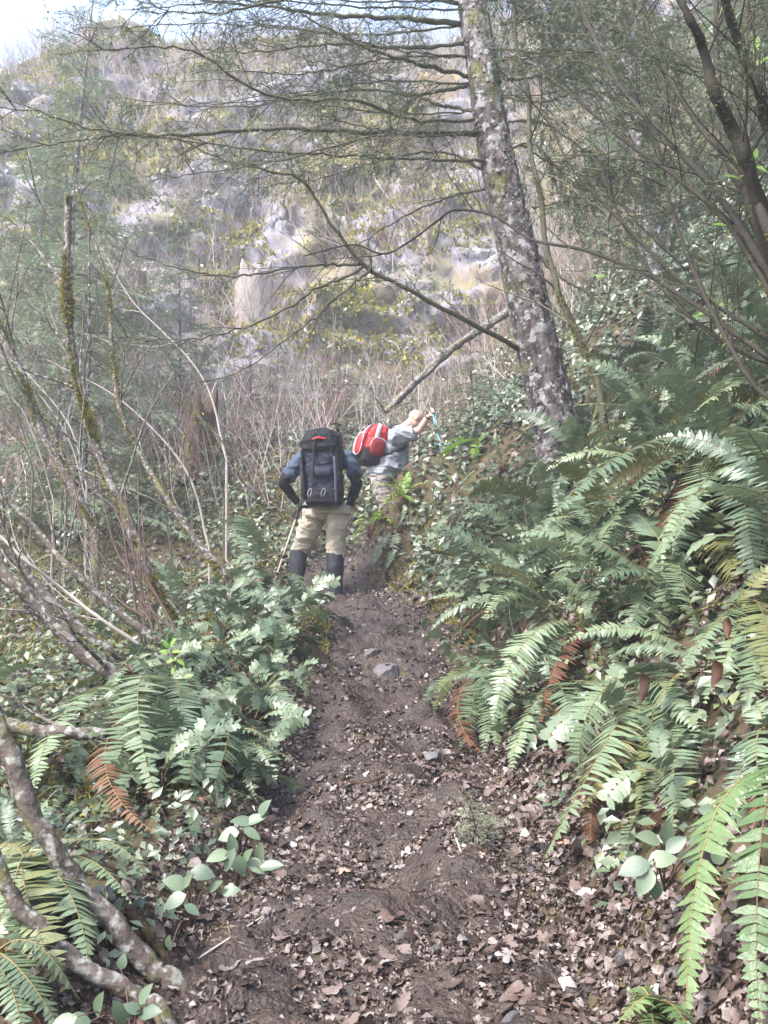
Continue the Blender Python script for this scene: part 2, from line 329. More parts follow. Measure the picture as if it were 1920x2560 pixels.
# cliff behind
CZ = [(17.5,4.6),(19,6.6),(21,9.4),(24,14.2),(27,18.2),(30,21.4),(34,23),(60,26),(90,27)]
def cliff_z(x, y):
    z = lerp(y, CZ)+np.maximum(x-2,0)*.30*np.clip((y-18)/6,0,1)
    z = z+lerp(x, [(-40,-9),(-16,-2.6),(-12.2,-1.2),(-10.8,.1),(-9.5,.9),(-7.5,.1),(-5,-.2),(40,0)])*np.clip((y-22)/7,0,1)
    r = fbm(x*.22, y*.3, oct=5, s=41)*.7+(1-np.abs(fbm(x*.55+3, y*.25, oct=3, s=47)))*.5-.3
    z = z+r*np.clip((y-17.5)/4,0,1)
    st = 1.35+.3*vnoise(x*.2, y*.2, s=51); q = z/st; f = q-np.floor(q)
    ledge = (np.floor(q)+np.clip((f-.25)/.5,0,1))*st
    return z+(ledge-z)*.35*np.clip((y-18)/3,0,1)
cxs = np.concatenate([np.linspace(-70,-16,40), np.arange(-15.8,17,.13), np.linspace(17.4,60,40)])
cys = np.concatenate([np.arange(17.5,34,.09), np.linspace(34.5,90,30)])
def cz(X, Y): return cliff_z(X, Y)+.16*fbm(X*2.3, Y*2.3, oct=4, s=61)
cl = grid_mesh(cxs, cys, cz)
v = cl.v[0]; v[:,1] -= .35*(1-np.abs(fbm(v[:,0]*1.3, v[:,2]*2.0, v[:,1]*.5, oct=4, s=81)))**2; v[:,0] += .5*fbm(v[:,2]*.9, v[:,0]*.7, v[:,1]*.3, oct=4, s=71); v[:,1] += .6*fbm(v[:,2]*1.1, v[:,0]*.6, v[:,1]*.3, oct=4, s=75)
tag(put('cliff', cl.mesh('cliff', M['cliff'])), kind='structure')

# ------------------------------------------------------------------ plant shapes
def frond_mb(P, width, pairs, pw=.55, ang=14, droop=.18, seed=0, petiole=.1, mat=0, rmat=1, rr=.0035, up=None, nseg=3, taper=None):
    """a pinnate frond along the curve P: stalk + two rows of leaflets, each with its own outline"""
    r = np.random.default_rng(seed); mb = MB(); P = np.asarray(P, float); miss = r.choice([.01,.03,.1,.18])
    cum = np.concatenate([[0], np.cumsum(np.linalg.norm(np.diff(P, axis=0), axis=1))]); Ln = cum[-1]; cum = cum/Ln
    tube(mb, P, np.linspace(rr, rr*.25, len(P)), 4, rmat, .5, cap=False)
    T = nrm(np.gradient(P, axis=0)); up = A(0,0,1) if up is None else nrm(up)
    ts = petiole+(1-petiole)*(np.arange(pairs)+.5)/pairs
    taper = taper or [(0,.55),(.12,.9),(.3,1),(.55,.86),(.8,.5),(.95,.18),(1,.06)]
    sp = Ln*(1-petiole)/pairs
    Vs, Fs = [], []; n = 0; sgm = np.linspace(0,1,nseg+1)
    prof = {3:A(.75,1,.62,.03), 4:A(.5,1,.95,.6,.02), 5:A(.3,.85,1,.85,.5,.02)}[nseg]
    tws = r.normal(0,.45)
    for t in ts:
        p = A(*[np.interp(t, cum, P[:,k]) for k in range(3)]); tn = nrm(A(*[np.interp(t, cum, T[:,k]) for k in range(3)]))
        sd_ = np.cross(tn, up); sd_ = nrm(sd_) if np.linalg.norm(sd_)>.05 else nrm(np.cross(tn, A(1,0,0))); nn = np.cross(sd_, tn); ca_, sa_ = math.cos(tws*t), math.sin(tws*t); sd_, nn = sd_*ca_+nn*sa_, nn*ca_-sd_*sa_
        L0 = width*lerp((t-petiole)/(1-petiole), taper)
        for sg in (-1, 1):
            if r.random() < miss: continue
            L = L0*(r.uniform(.88,1.06) if r.random() > .06 else r.uniform(.4,.8)); an = math.radians(ang+r.normal(0,6)); dr = droop+r.normal(0,.10)
            d = sd_*sg*math.cos(an)+tn*math.sin(an); w = sp*pw*r.uniform(.9,1.1)
            w = min(w, L*.45)
            q = p[None]+d[None]*(L*sgm)[:,None]+tn[None]*(L*.12*sgm**2)[:,None]-nn[None]*(L*dr*sgm**1.6)[:,None]
            wv = (tn*.96+nn*r.normal(.12,.12)); a_ = q-wv[None]*(w*prof)[:,None]; b_ = q+wv[None]*(w*prof)[:,None]
            V = np.empty((2*(nseg+1),3)); V[0::2] = a_; V[1::2] = b_
            Vs.append(V); Fs.append(np.array([[2*k,2*k+2,2*k+3,2*k+1] for k in range(nseg)])+n); n += len(V)
    mb.add(np.concatenate(Vs), np.concatenate(Fs), mat, .45+.2*r.random())
    return mb
def arch(L, rise, fall, bend, n=12, side=0.0):
    """curve in local space starting at the origin going along +x, rising then drooping"""
    a0, a1 = math.radians(rise), math.radians(fall); t = np.linspace(0,1,n)
    an = a0+(a1-a0)*t**bend; dx = np.cos(an); dz = np.sin(an)
    return np.stack([np.cumsum(dx), side*np.cumsum(t), np.cumsum(dz)], 1)*(L/n)-A(0,0,0)
FRONDS = []
for k, (rise, fall, bend, side) in enumerate([(62,-35,1.1,.1),(50,-55,1.0,-.15),(72,5,1.3,.1),(35,-60,.9,0),(56,-20,1.5,-.2),(25,-70,.8,.15),(66,-60,1.2,0)]):
    FRONDS.append(frond_mb(arch(.9, rise, fall, bend, side=side), .095, 34, .52, seed=100+k).mesh('frond', [M['fern'], M['rachis']]))
OLDF = [frond_mb(arch(.85, 45, -50, 1.1), .09, 32, .5, seed=115).mesh('frond', [M['fern_old'], M['rachis']])]
DEADF = [frond_mb(arch(.7, 12, -75, .7), .06, 26, .4, droop=.5, seed=120+k).mesh('dead_frond', [M['fern_dead'], M['rachis']]) for k in range(2)]
def leaf_mb(L=1.0, W=.62, fold=.10, curl=.12, n=5, mat=0, rnd=.5, wav=0.0):
    """broad leaf along +x with a midrib fold, tip and stalk"""
    t = np.linspace(0,1,n+1); w = W/2*np.sin(np.pi*np.clip(t,0,1)**.8)**.8; w[0] = W*.06; w[-1] = .004
    z = -curl*t**2*L; V = np.empty((3*(n+1),3)); 
    V[0::3] = np.stack([t*L, -w*L, z+fold*w*L*2+wav*np.sin(t*9)], 1); V[1::3] = np.stack([t*L, 0*t, z], 1); V[2::3] = np.stack([t*L, w*L, z+fold*w*L*2-wav*np.sin(t*8+1)], 1)
    F = []
    for k in range(n): F += [[3*k,3*k+3,3*k+4,3*k+1],[3*k+1,3*k+4,3*k+5,3*k+2]]
    m = MB(); m.add(V, F, mat, rnd); return m
SALAL = [leaf_mb(1,.62,.12,.15).mesh('leaf', M['salal']), leaf_mb(1,.72,.06,.3).mesh('leaf', M['salal']), leaf_mb(1,.52,.2,.05).mesh('leaf', M['salal'])]
BRIGHT = [leaf_mb(1,.5,.1,.2).mesh('leaf', M['bright'])]
GRAPE = [frond_mb(arch(.34, r_, f_, 1.2, 8), .075, 8, .62, 18, .15, 140+k, .18, rr=.0025, nseg=4, taper=[(0,.7),(.4,1),(.8,.85),(1,.6)]).mesh('compound_leaf', [M['grape'], M['rachis']]) for k, (r_, f_) in enumerate([(50,-25),(30,-40),(65,0)])]

def make_fern(name, nf, spread, rng, dead=1):
    o = bpy.data.objects.new(name, None); COL.objects.link(o); o.empty_display_size = .1
    for k in range(nf):
        f = put('frond', FRONDS[rng.integers(len(FRONDS))] if rng.random() > .12 else OLDF[0], o)
        az = 2*math.pi*(k+rng.uniform(-.3,.3))/nf; s = rng.uniform(.75,1.1)
        f.matrix_basis = Matrix.LocRotScale(Vector((.03*math.cos(az), .03*math.sin(az), .0)), Euler((rng.normal(0,.15), rng.normal(0,.12), az)), Vector((s,s,s)))
    for k in range(dead):
        f = put('dead_frond', DEADF[rng.integers(2)], o); az = rng.uniform(0,6.28)
        f.matrix_basis = Matrix.LocRotScale(Vector((0,0,.02)), Euler((0,0,az)), Vector((1,1,1))*rng.uniform(.7,1))
    return o
def salal_proto(rng, nst=4, nl=6, h=.5, lw=.075, leaves=SALAL, stalk='twig_red', name='salal_shrub'):
    """stems with alternate leaves; each leaf is an object"""
    o = bpy.data.objects.new(name, None); COL.objects.link(o); o.empty_display_size = .1
    for s in range(nst):
        az = rng.uniform(0,6.28); tl = rng.uniform(.15,.75); d = A(math.cos(az)*math.sin(tl), math.sin(az)*math.sin(tl), math.cos(tl))
        L = h*rng.uniform(.7,1.2); t = np.linspace(0,1,7); sd_ = nrm(np.cross(d, A(0,0,1)))
        P = d[None]*(L*t)[:,None]+sd_[None]*(.06*L*np.sin(t*7+s))[:,None]+A(0,0,-.15*L)[None]*(t**2)[:,None]+A(0,0,-.04)[None]*(1-t)[:,None]
        m = MB(); tube(m, P, np.linspace(.0035,.0015,7), 4, 0, .5, cap=False); st = put('stem', m.mesh('stem', M[stalk]), o)
        for k in range(nl):
            tt = .3+.7*(k+.6)/nl; p = A(*[np.interp(tt, t, P[:,c]) for c in range(3)])
            yaw = az+(1.1 if k%2 else -1.1)+rng.normal(0,.4) if k < nl-1 else az
            lf = put('leaf', leaves[rng.integers(len(leaves))], o); sc = lw*rng.uniform(.75,1.2)
            lf.matrix_basis = Matrix.LocRotScale(Vector(p), Euler((rng.normal(0,.3), rng.normal(.1,.3), yaw)), Vector((sc,sc,sc)))
    return o
def place(o, p, rz, s=1.0, tilt=(0,0), label=None, cat=None, group=None):
    o.location = tuple(p); o.rotation_euler = (tilt[0], tilt[1], rz); o.scale = (s,s,s)
    return tag(o, label, cat, group)
class Pool:
    """first use places the prototype itself, later uses copy it with its parts"""
    def __init__(s, protos): s.p = protos; s.used = [False]*len(protos); s.i = 0
    def get(s):
        k = s.i % len(s.p); s.i += 1
        if not s.used[k]: s.used[k] = True; return s.p[k]
        return copy_tree(s.p[k])
def pix(p):
    d = np.asarray(p)-A(0,0,EYE); Yc = d[1]*math.cos(PITCH)+d[2]*math.sin(PITCH); Zc = -d[1]*math.sin(PITCH)+d[2]*math.cos(PITCH)
    return 960+F_PX*d[0]/Yc, 1280-F_PX*Zc/Yc
MARKS = [(1180,1340,'the small pale fern'),(1160,1560,'the small trailside stone'),(1420,1480,'the dark arching fern'),(1320,1750,'the stiff straight frond'),(1680,1050,'the narrow upright frond'),(1480,1400,'the slim mossy sapling'),(1260,1280,'the conifer-foot fern'),(1900,1950,'the rusty-rooted fern'),(560,1620,'the yellow-green sprig'),(720,1600,'the verge fern'),(1460,650,'the trunk-side limb'),(330,1700,'the thick stem base'),(968,1692,'the largest trail rock'),(1085,1900,'the trailside grey rock'),(1405,1180,'the leaning conifer foot'),(790,1490,'the nearer hiker feet'),(1640,2130,'the round-leaved salal sprig'),(1850,1250,'the huge right-edge fern'),(1205,1780,'the drooping trailside fern'),(1500,1950,'the sprawling long-fronded fern'),(1030,1200,'the bald hiker'),(1650,800,'the second trunk'),(600,2110,'the lone pale salal sprig'),(390,1850,'the large pale fern'),(130,1520,'the thick pale-blotched stem'),(100,1820,'the white-barked level stem'),(490,1560,'the red whips'),(640,1760,'the winged fern'),(560,1150,'the rotten stump'),(180,1000,'the snapped mossy stem'),(1150,930,'the fallen log'),(1850,800,'the dusky right-edge fern'),(1300,1450,'the salal thicket edge'),(700,1000,'the dark-pack saplings'),(1850,2250,'the bottom right frond'),(250,2300,'the foreground leaning stems'),(640,700,'the silvery snag'),(200,150,'the upper-left skyline'),(900,120,'the top middle'),(1000,560,'the fanned bare limbs'),(1500,500,'the right-hand hemlock boughs'),(1700,1600,'the shaded mid-bank'),(400,400,'the long level limb')]
def near(p):
    x, y = pix(p); r = sorted(MARKS, key=lambda m: (m[0]-x)**2+(m[1]-y)**2)
    return 'near '+r[0][2]+', toward '+r[1][2]
#PART2
# ------------------------------------------------------------------ woody plants
def grow(mb, p, d, L, r, lvl, rng, up=0.0, mat=0, n=6, kids=(4,3), wob=.22, ang=(30,60), ratio=.55, segs=None, rnd=None, k=5, start=.25):
    d = nrm(d); pts = [np.asarray(p, float)]; cur = d.copy()
    for i in range(n):
        cur = nrm(cur+rng.normal(0, wob, 3)*.5+A(0,0,up)); pts.append(pts[-1]+cur*L/n)
    P = np.array(pts); rn = rng.random() if rnd is None else rnd
    tube(mb, P, np.linspace(r, max(r*.3,.0009), n+1), k if lvl > 0 else min(k,4), mat, rn, cap=False)
    if segs is not None and lvl <= 1: segs += [(P[i], P[i+1]) for i in range(1 if lvl == 0 else n//2, n)]
    if lvl > 0:
        for c in range(kids[-lvl] if lvl <= len(kids) else kids[0]):
            t = rng.uniform(start, .97); i = min(int(t*n), n-1); q = P[i]+(P[i+1]-P[i])*(t*n-i); td = nrm(P[i+1]-P[i])
            pr = nrm(np.cross(td, rng.normal(0,1,3))); a = math.radians(rng.uniform(*ang))
            grow(mb, q, td*math.cos(a)+pr*math.sin(a), L*ratio*rng.uniform(.6,1.2)*(1-.4*t), r*.5*(1-.4*t), lvl-1, rng, up, mat, max(2,n-1), kids, wob, ang, ratio, segs, rnd, k, .2)
    return P
def needles(mb, segs, ln, per, mat, rng, w=.0022, flat_=.35, hang=0.0):
    """fine needles in two loose rows along every twig segment"""
    if not segs: return
    a = np.array([s[0] for s in segs]); b = np.array([s[1] for s in segs]); L = np.linalg.norm(b-a, axis=1)
    cnt = np.maximum(1, (L*per).astype(int)); ix = np.repeat(np.arange(len(a)), cnt); N = len(ix)
    t = rng.random(N)[:,None]; p = a[ix]*(1-t)+b[ix]*t; T = nrm(b-a)[ix]
    S = nrm(np.cross(T, A(0,0,1)[None])+1e-6)*rng.choice([-1,1], N)[:,None]
    d = nrm(S+T*.55+rng.normal(0, flat_, (N,3))-A(0,0,hang)[None]); l = (ln*rng.uniform(.6,1.2,N))[:,None]
    V = np.stack([p-T*w, p+T*w, p+d*l], 1).reshape(-1,3)
    mb.add(V, np.arange(N*3).reshape(-1,3), mat, np.repeat(np.clip(rng.normal(.5,.22,N),0,1), 3))
def fuzz(mb, P, rad, n, rng, ln=.016, mat=0, clump=.0, hang=.5, w=.004):
    """moss: many short tufts over a stem; clump > 0 leaves bare stretches"""
    P = np.asarray(P); m = len(P); s = rng.uniform(0, m-1.001, n)
    an_ = rng.uniform(0, 2*np.pi, n); cl_ = np.ones(n)
    if clump:
        cl_ = vnoise(s*13/m, np.cos(an_)*.8, np.sin(an_)*.8+rng.uniform(0,99))+.35*vnoise(s*50/m, np.cos(an_)*1.5, np.sin(an_)*1.5)-clump; k_ = cl_ > 0; s, an_, cl_ = s[k_], an_[k_], np.clip(cl_[k_]*3,.3,1.3)
    n = len(s)
    if n == 0: return
    i = s.astype(int); f = (s-i)[:,None]; p = P[i]*(1-f)+P[i+1]*f; T = nrm(P[i+1]-P[i])
    R = np.interp(s, np.arange(m), np.broadcast_to(rad, (m,)))
    u_ = nrm(np.cross(T, A(0,1,.01)[None])); v_ = np.cross(T, u_); nn = u_*np.cos(an_)[:,None]+v_*np.sin(an_)[:,None]; d = nrm(nn+rng.normal(0,.5,(n,3))-A(0,0,hang)[None])
    q = p+nn*R[:,None]*.9; sd_ = nrm(np.cross(d, rng.normal(0,1,(n,3)))); l = (ln*cl_*rng.uniform(.4,1.6,n))[:,None]
    V = np.stack([q-sd_*w, q+sd_*w, q+d*l], 1).reshape(-1,3)
    mb.add(V, np.arange(n*3).reshape(-1,3), mat, np.repeat(rng.random(n),3))
def pxpath(pp, n):
    """pp: (px, py, distance) photo points -> smooth world path"""
    return smooth_path(np.array([U(*q) for q in pp]), n)

# the big leaning conifer
def conifer_main():
    rng = np.random.default_rng(11); r3 = np.random.default_rng(12); D = 8.0
    tp = [(1428,1350,75),(1414,1230,63),(1404,1157,58),(1371,984,55),(1308,694,51),(1270,520,47),(1232,347,44),(1207,174,41),(1180,0,38),(1145,-250,33),(1105,-520,26),(1075,-800,16)]
    P = smooth_path([U(a,b,D) for a,b,_ in tp], 240); s = np.linspace(0,len(tp)-1,240); R = np.interp(s, np.arange(len(tp)), [c for *_,c in tp])*D/F_PX
    th = thing('conifer_tree', P[0]-A(0,0,.5), 'tall leaning conifer with scaly lichen-spotted trunk rising from the right bank', 'tree')
    P = np.vstack([P[0]-A(0,0,.5)[None], P]); R = np.concatenate([[R[0]*1.25], R]); k = 64
    T = nrm(np.gradient(P, axis=0)); u = nrm(np.cross(T, A(0,1,0))); v = np.cross(T, u); a = np.arange(k)/k*2*np.pi
    h = np.concatenate([[0], np.cumsum(np.linalg.norm(np.diff(P,axis=0),axis=1))])[:,None]
    cx, cy = np.cos(a)[None]*R[:,None]*1.0, np.sin(a)[None]*R[:,None]
    pl = np.abs(fbm(cx*22, cy*22, h*9, oct=2, s=5)); cr = np.clip(pl*3.2, 0, 1)
    rr = R[:,None]*(1+.06*fbm(cx*4, cy*4, h*1.2, oct=2, s=8))+.012*cr+.006*fbm(cx*40, cy*40, h*25, oct=2, s=6)-.006
    rr = rr*(1+.22*np.exp(-h/.35)*(1+np.cos(3*a+1))[None]*.5)
    V = P[:,None]+rr[...,None]*(np.cos(a)[None,:,None]*u[:,None]+np.sin(a)[None,:,None]*v[:,None])
    n = len(P); i = np.arange(n-1)[:,None]*k; j = np.arange(k)[None]; j2 = (j+1)%k
    m = MB(); m.add(V.reshape(-1,3), np.stack([i+j,i+j2,i+k+j2,i+k+j],-1).reshape(-1,4), 0, np.clip(.12+.6*cr+.15*fbm(cx*9,cy*9,h*4,oct=2,s=12),0,1).ravel())
    part('trunk', m, M['bark'], th)
    # loose bark scales, each one a plate standing a little off the trunk
    plates = []
    for q in range(5):
        r2 = np.random.default_rng(60+q); an = np.sort(r2.uniform(0,6.28,8)); rad = r2.uniform(.6,1,8); V = [(0,0,.18)]
        V += [(math.cos(x)*y*.8, math.sin(x)*y*1.15, r2.uniform(-.05,.2)) for x,y in zip(an,rad)]
        V += [(x*.95, y*.95, z-.28) for x,y,z in V[1:]]
        F = [[0,1+c,1+(c+1)%8] for c in range(8)]+[[1+c,9+c,9+(c+1)%8] for c in range(8)]+[[1+c,9+(c+1)%8,1+(c+1)%8] for c in range(8)]
        mm = MB(); mm.add(V, F); plates.append(mm.mesh('bark_scale', M['bark_scale'], smooth=False))
    for q in range(280):
        i = int(rng.uniform(4, 165)); an = rng.uniform(math.pi*.0, math.pi*2)
        nn = math.cos(an)*u[i]+math.sin(an)*v[i]
        if nn[1] > .25: nn = nn-2*A(0,nn[1],0); nn = nrm(nn)
        p = P[i]+nn*(R[i]+.012); x = nrm(np.cross(T[i], nn)); sc = rng.uniform(.012,.032)
        o = put('bark_scale', plates[q%5], th); mx = Matrix((( x[0],T[i][0],nn[0]),(x[1],T[i][1],nn[1]),(x[2],T[i][2],nn[2]))).to_4x4()
        o.matrix_basis = Matrix.Translation(Vector(p)-th.location) @ mx @ Matrix.Diagonal((sc,sc,sc,1))
    def tx(py): return float(np.interp(-py, [-b for _,b,_ in tp], [a for a,_,_ in tp]))
    def branch(pp, r0, ntw, tl, dens, seed, sag=.1, nl=.016):
        r2 = np.random.default_rng(seed); Pb = pxpath(pp, 40); Lb = np.linalg.norm(np.diff(Pb,axis=0),axis=1).sum()
        Pb = Pb+r2.normal(0,.006,Pb.shape); mb = MB(); segs = []
        tube(mb, Pb, np.linspace(r0, .003, 40), 7, 0, .5, wob=.25, seed=seed)
        for c in range(ntw):
            t = r2.uniform(.12,1); i = min(int(t*39),38); td = nrm(Pb[i+1]-Pb[i]); sdv = nrm(np.cross(td, A(0,0,1)))*(1 if c%2 else -1)
            d = td*r2.uniform(.5,1.1)+sdv*r2.uniform(.4,1)+A(0,0,r2.normal(-sag,.3))
            grow(mb, Pb[i], d, tl*r2.uniform(.5,1.3)*(1.15-.5*t), .0045, 2 if tl > .5 else 1, r2, -.03, 0, 4, (5,4), .2, (30,55), .5, segs, None, 4)
        needles(mb, segs, nl*1.4, dens*1.15, 1, r2, w=.0038, hang=.3)
        if r0 > .012: fuzz(mb, Pb, np.linspace(r0,.003,40), int(Lb*160), r2, .014, 2, .0)
        part('branch', mb, [M['mosstwig'], M['needle'], M['moss']], th)
    L = [  # photo points of the limbs on the left side
     ([(1195,335,8),(1100,332,7.8),(960,330,7.5),(780,322,7.2),(620,325,7.0),(470,338,6.8),(330,335,6.7),(230,322,6.6),(110,285,6.5),(-20,262,6.4)],.026,26,.7,90),
     ([(330,335,6.7),(230,345,6.6),(120,362,6.5),(-30,385,6.4)],.010,8,.5,110),
     ([(1290,870,8),(1160,800,7.7),(1040,735,7.5),(915,668,7.3),(835,570,7.2),(765,462,7.1),(690,430,7.0),(560,400,6.9),(430,345,6.8)],.024,18,.55,60),
     ([(915,668,7.3),(800,720,7.2),(700,780,7.1),(560,835,7.0),(400,850,7.0),(290,842,6.9)],.012,14,.55,14),
     ([(925,672,7.3),(860,730,7.2),(740,830,7.1),(600,930,7.0),(450,965,7.0)],.010,12,.5,10),
     ([(905,662,7.3),(760,665,7.2),(600,690,7.1),(450,672,7.0),(330,630,7.0)],.012,14,.5,14),
     ([(1170,215,8),(1050,235,8.1),(900,225,8.2),(760,240,8.3),(620,235,8.4)],.018,16,.55,110),
     ([(1162,110,8),(1000,120,7.9),(830,110,7.8),(640,130,7.8),(470,125,7.7)],.02,20,.6,120),
     ([(1150,60,8),(1000,45,7.8),(850,40,7.6),(700,20,7.4),(540,5,7.2),(380,-30,7)],.028,20,.6,110),
     ([(1172,190,8),(1050,160,7.7),(920,120,7.4),(800,60,7.2),(690,0,7)],.022,16,.6,110),
     ([(1185,280,8),(1060,250,8.3),(900,180,8.6),(780,150,8.8),(600,90,9)],.016,16,.6,110),
     ([(1205,420,8),(1100,380,8.2),(960,400,8.5),(800,445,8.8),(640,470,9)],.014,14,.55,90),
     ([(1190,300,8),(1040,300,7.2),(880,250,6.6),(680,240,6.2),(480,130,5.9),(330,120,5.8),(140,135,5.7)],.016,22,.6,80),
     ([(1215,470,8),(1100,500,8.4),(980,560,8.6),(860,640,8.8),(760,740,9)],.011,12,.5,50),
     ([(1140,10,8),(960,-30,7.2),(760,-10,6.6),(560,30,6.2),(380,30,6.0)],.02,18,.7,120)]
    for q,(pp,r0,nt_,tl,de) in enumerate(L): branch(pp, r0, nt_, tl, de, 200+q)
    Rr = [
     ([(1250,150,8),(1350,130,7.7),(1480,125,7.4),(1620,120,7.1),(1760,160,6.9)],.018,26,.7,200),
     ([(1255,60,8),(1340,40,7.6),(1460,20,7.2),(1620,30,7.0)],.018,26,.7,200),
     ([(1270,245,8),(1360,255,7.6),(1470,225,7.2),(1600,270,6.9),(1720,330,6.7)],.014,26,.65,190),
     ([(1270,200,8),(1380,190,8.3),(1520,210,8.5),(1680,250,8.7)],.014,22,.65,190),
     ([(1300,360,8),(1400,420,8.2),(1520,440,8.4),(1650,400,8.6)],.012,20,.6,170),
     ([(1330,520,8),(1420,500,7.6),(1540,430,7.2),(1640,380,7)],.010,18,.6,160),
     ([(1345,640,8),(1400,690,7.9),(1470,735,7.7),(1530,770,7.5)],.018,8,.35,60),
     ([(1310,420,8),(1400,450,7.2),(1500,520,6.8),(1620,560,6.4)],.010,20,.6,170),
     ([(1230,-60,8),(1360,-80,7.2),(1500,-40,6.6),(1640,40,6.1)],.016,26,.7,200)]
    for q in range(10):
        y0 = r3.uniform(-60,430); x0 = tx(y0); l_ = r3.uniform(450,1000); dz = r3.uniform(-.6,1.6); y1 = y0+r3.normal(-40,70)
        L.append(([(x0,y0,8),(x0-l_*.3,y0+r3.normal(0,15),8-dz*.4),(x0-l_*.65,(y0+y1)/2+r3.normal(15,20),8-dz*.8),(x0-l_,y1,8-dz)],r3.uniform(.008,.014),18,.6,130))
    for q,(pp,r0,nt_,tl,de) in enumerate(L[15:]): branch(pp, r0, nt_, tl, de, 270+q)
    for q in range(9):
        y0 = r3.uniform(-80,420); x0 = tx(y0); l_ = r3.uniform(250,520); dz = r3.uniform(-.8,1.6); y1 = y0+r3.normal(50,80)
        Rr.append(([(x0,y0,8),(x0+l_*.3,y0+r3.normal(-10,15),8-dz*.4),(x0+l_*.65,(y0+y1)/2+r3.normal(-10,20),8-dz*.8),(x0+l_,y1,8-dz)],r3.uniform(.008,.014),24,.6,200))
    for q,(pp,r0,nt_,tl,de) in enumerate(Rr): branch(pp, r0, nt_, tl, de, 240+q, .35, .018)
    return th
conifer_main()

def stem_thing(name, label, cat, pp, r0, r1, nb, bl, seed, matn='alder', moss=0.0, group=None, up=.05, lvl=1, kids=(3,), twm=None, roots=True, bend=(25,55), bs=.2):
    """one leaning stem drawn through photo points (px, py, distance, first = base); r in photo px"""
    rng = np.random.default_rng(seed); P = pxpath(pp, 60); ds = np.interp(np.linspace(0,len(pp)-1,60), np.arange(len(pp)), [q[2] for q in pp])
    R = np.linspace(r0, r1, 60)*ds/F_PX*(.86 if ds[0] > 4 else 1)
    base = P[0].copy()
    if roots:
        g_ = float(hgt(P[0,0], P[0,1])); dh = (P[0]-P[1])*A(1,1,0); e = P[0]+nrm(dh)*.13; e[2] = min(P[0][2]-.05, float(hgt(e[0],e[1]))-.08); P[0][2] = min(P[0][2], g_+.12); P = np.vstack([e[None], P]); R = np.concatenate([[R[0]*1.05], R]); base = e
    th = thing(name, base, label, cat, group)
    P = P+np.stack([fbm(np.arange(len(P))*.13, seed+9*c, oct=3, s=seed) for c in range(3)],1)*np.minimum(R[:,None]*.4,.008)
    m = MB(); tube(m, P, R, 12, 0, np.repeat(.5+.0*R,1)[0], wob=.22, seed=seed); part('stem', m, M[matn], th)
    for b in range(nb):
        t = rng.uniform(bs,.98); i = min(int(t*(len(P)-1)), len(P)-2); td = nrm(P[i+1]-P[i]); pr = nrm(np.cross(td, rng.normal(0,1,3))); a = math.radians(rng.uniform(*bend))
        m = MB(); grow(m, P[i], td*math.cos(a)+pr*math.sin(a), bl*rng.uniform(.6,1.4), R[i]*rng.uniform(.28,.5), lvl, rng, up, 0, 8, kids, .22, (25,55), .5, k=5)
        part('branch', m, M[twm or matn], th)
    if moss > 0:
        m = MB(); Lp = np.linalg.norm(np.diff(P,axis=0),axis=1).sum()
        fuzz(m, P, R, int(Lp*5200*moss*(R.mean()/.03)), rng, .022, 0, .12, .3, .007)
        if m.n: tag(part('moss', m, M['moss'], th), kind='stuff')
    return th
# left-hand stems
stem_thing('vine_maple','moss-tufted snapped vine maple stem standing tallest left of the hikers','tree',[(492,1610,6.7),(417,1506,6.8),(370,1431,6.9),(324,1310,7),(255,1155,7.1),(220,1051,7.1),(185,918,7.2),(168,745,7.2),(166,600,7.3),(172,488,7.3)],17,10,10,.9,301,moss=.9,bs=.35)
stem_thing('vine_maple','slender vine maple stem curving up left, nearest to the hiker with the dark pack','tree',[(585,1462,7.6),(521,1385,7.7),(463,1315,7.8),(393,1213,7.9),(330,1098,8),(295,999,8),(278,872,8.1),(272,733,8.2),(235,600,8.2),(190,470,8.3)],12,3,12,.9,302,moss=.35)
stem_thing('vine_maple','thin grey vine maple stem slanting between the two thick leaning stems at the left edge','tree',[(440,1628,6.2),(347,1570,6.2),(249,1489,6.2),(174,1419,6.2),(104,1338,6.3),(17,1240,6.3),(-40,1140,6.3)],13,8,5,.7,303)
stem_thing('vine_maple','thick pale-blotched stem leaning left out of the frame above the ferns','tree',[(350,1750,5.3),(301,1697,5.3),(231,1645,5.3),(156,1587,5.3),(87,1506,5.3),(0,1425,5.3),(-90,1330,5.3)],24,18,4,.6,304)
stem_thing('vine_maple','dark knobbly leaning stem just above the thick pale-blotched one','tree',[(335,1655,5.9),(231,1599,5.9),(156,1529,5.9),(81,1454,5.9),(35,1379,5.9),(0,1330,5.9),(-60,1200,6)],16,10,5,.7,305,moss=.25)
stem_thing('vine_maple','pale whip-thin stem slanting across the thicker left stems','tree',[(430,1665,5.8),(278,1564,5.7),(162,1477,5.7),(64,1402,5.6),(-30,1310,5.6)],6,4,5,.6,307,'twig_pale')
stem_thing('vine_maple','moss-covered leaning stem at the left edge beyond the thin grey one','tree',[(245,1330,9),(162,1185,9),(104,1075,9),(58,947,9),(0,820,9),(-60,700,9)],14,9,7,1.1,308,moss=.8)
stem_thing('vine_maple','grey foreground stem leaning across the bottom left corner, upper of the two','tree',[(425,2458,2.75),(376,2416,2.75),(278,2311,2.75),(191,2219,2.75),(127,2103,2.75),(58,1976,2.75),(12,1860,2.75),(-60,1700,2.8)],27,23,0,.3,309,bend=(40,70))
stem_thing('vine_maple','brown foreground stem crossing the bottom left corner, lower of the two','tree',[(400,2510,2.5),(347,2491,2.5),(272,2456,2.5),(185,2398,2.5),(116,2340,2.5),(58,2282,2.5),(0,2184,2.5),(-70,2050,2.5)],21,18,0,.25,310,bend=(40,70))
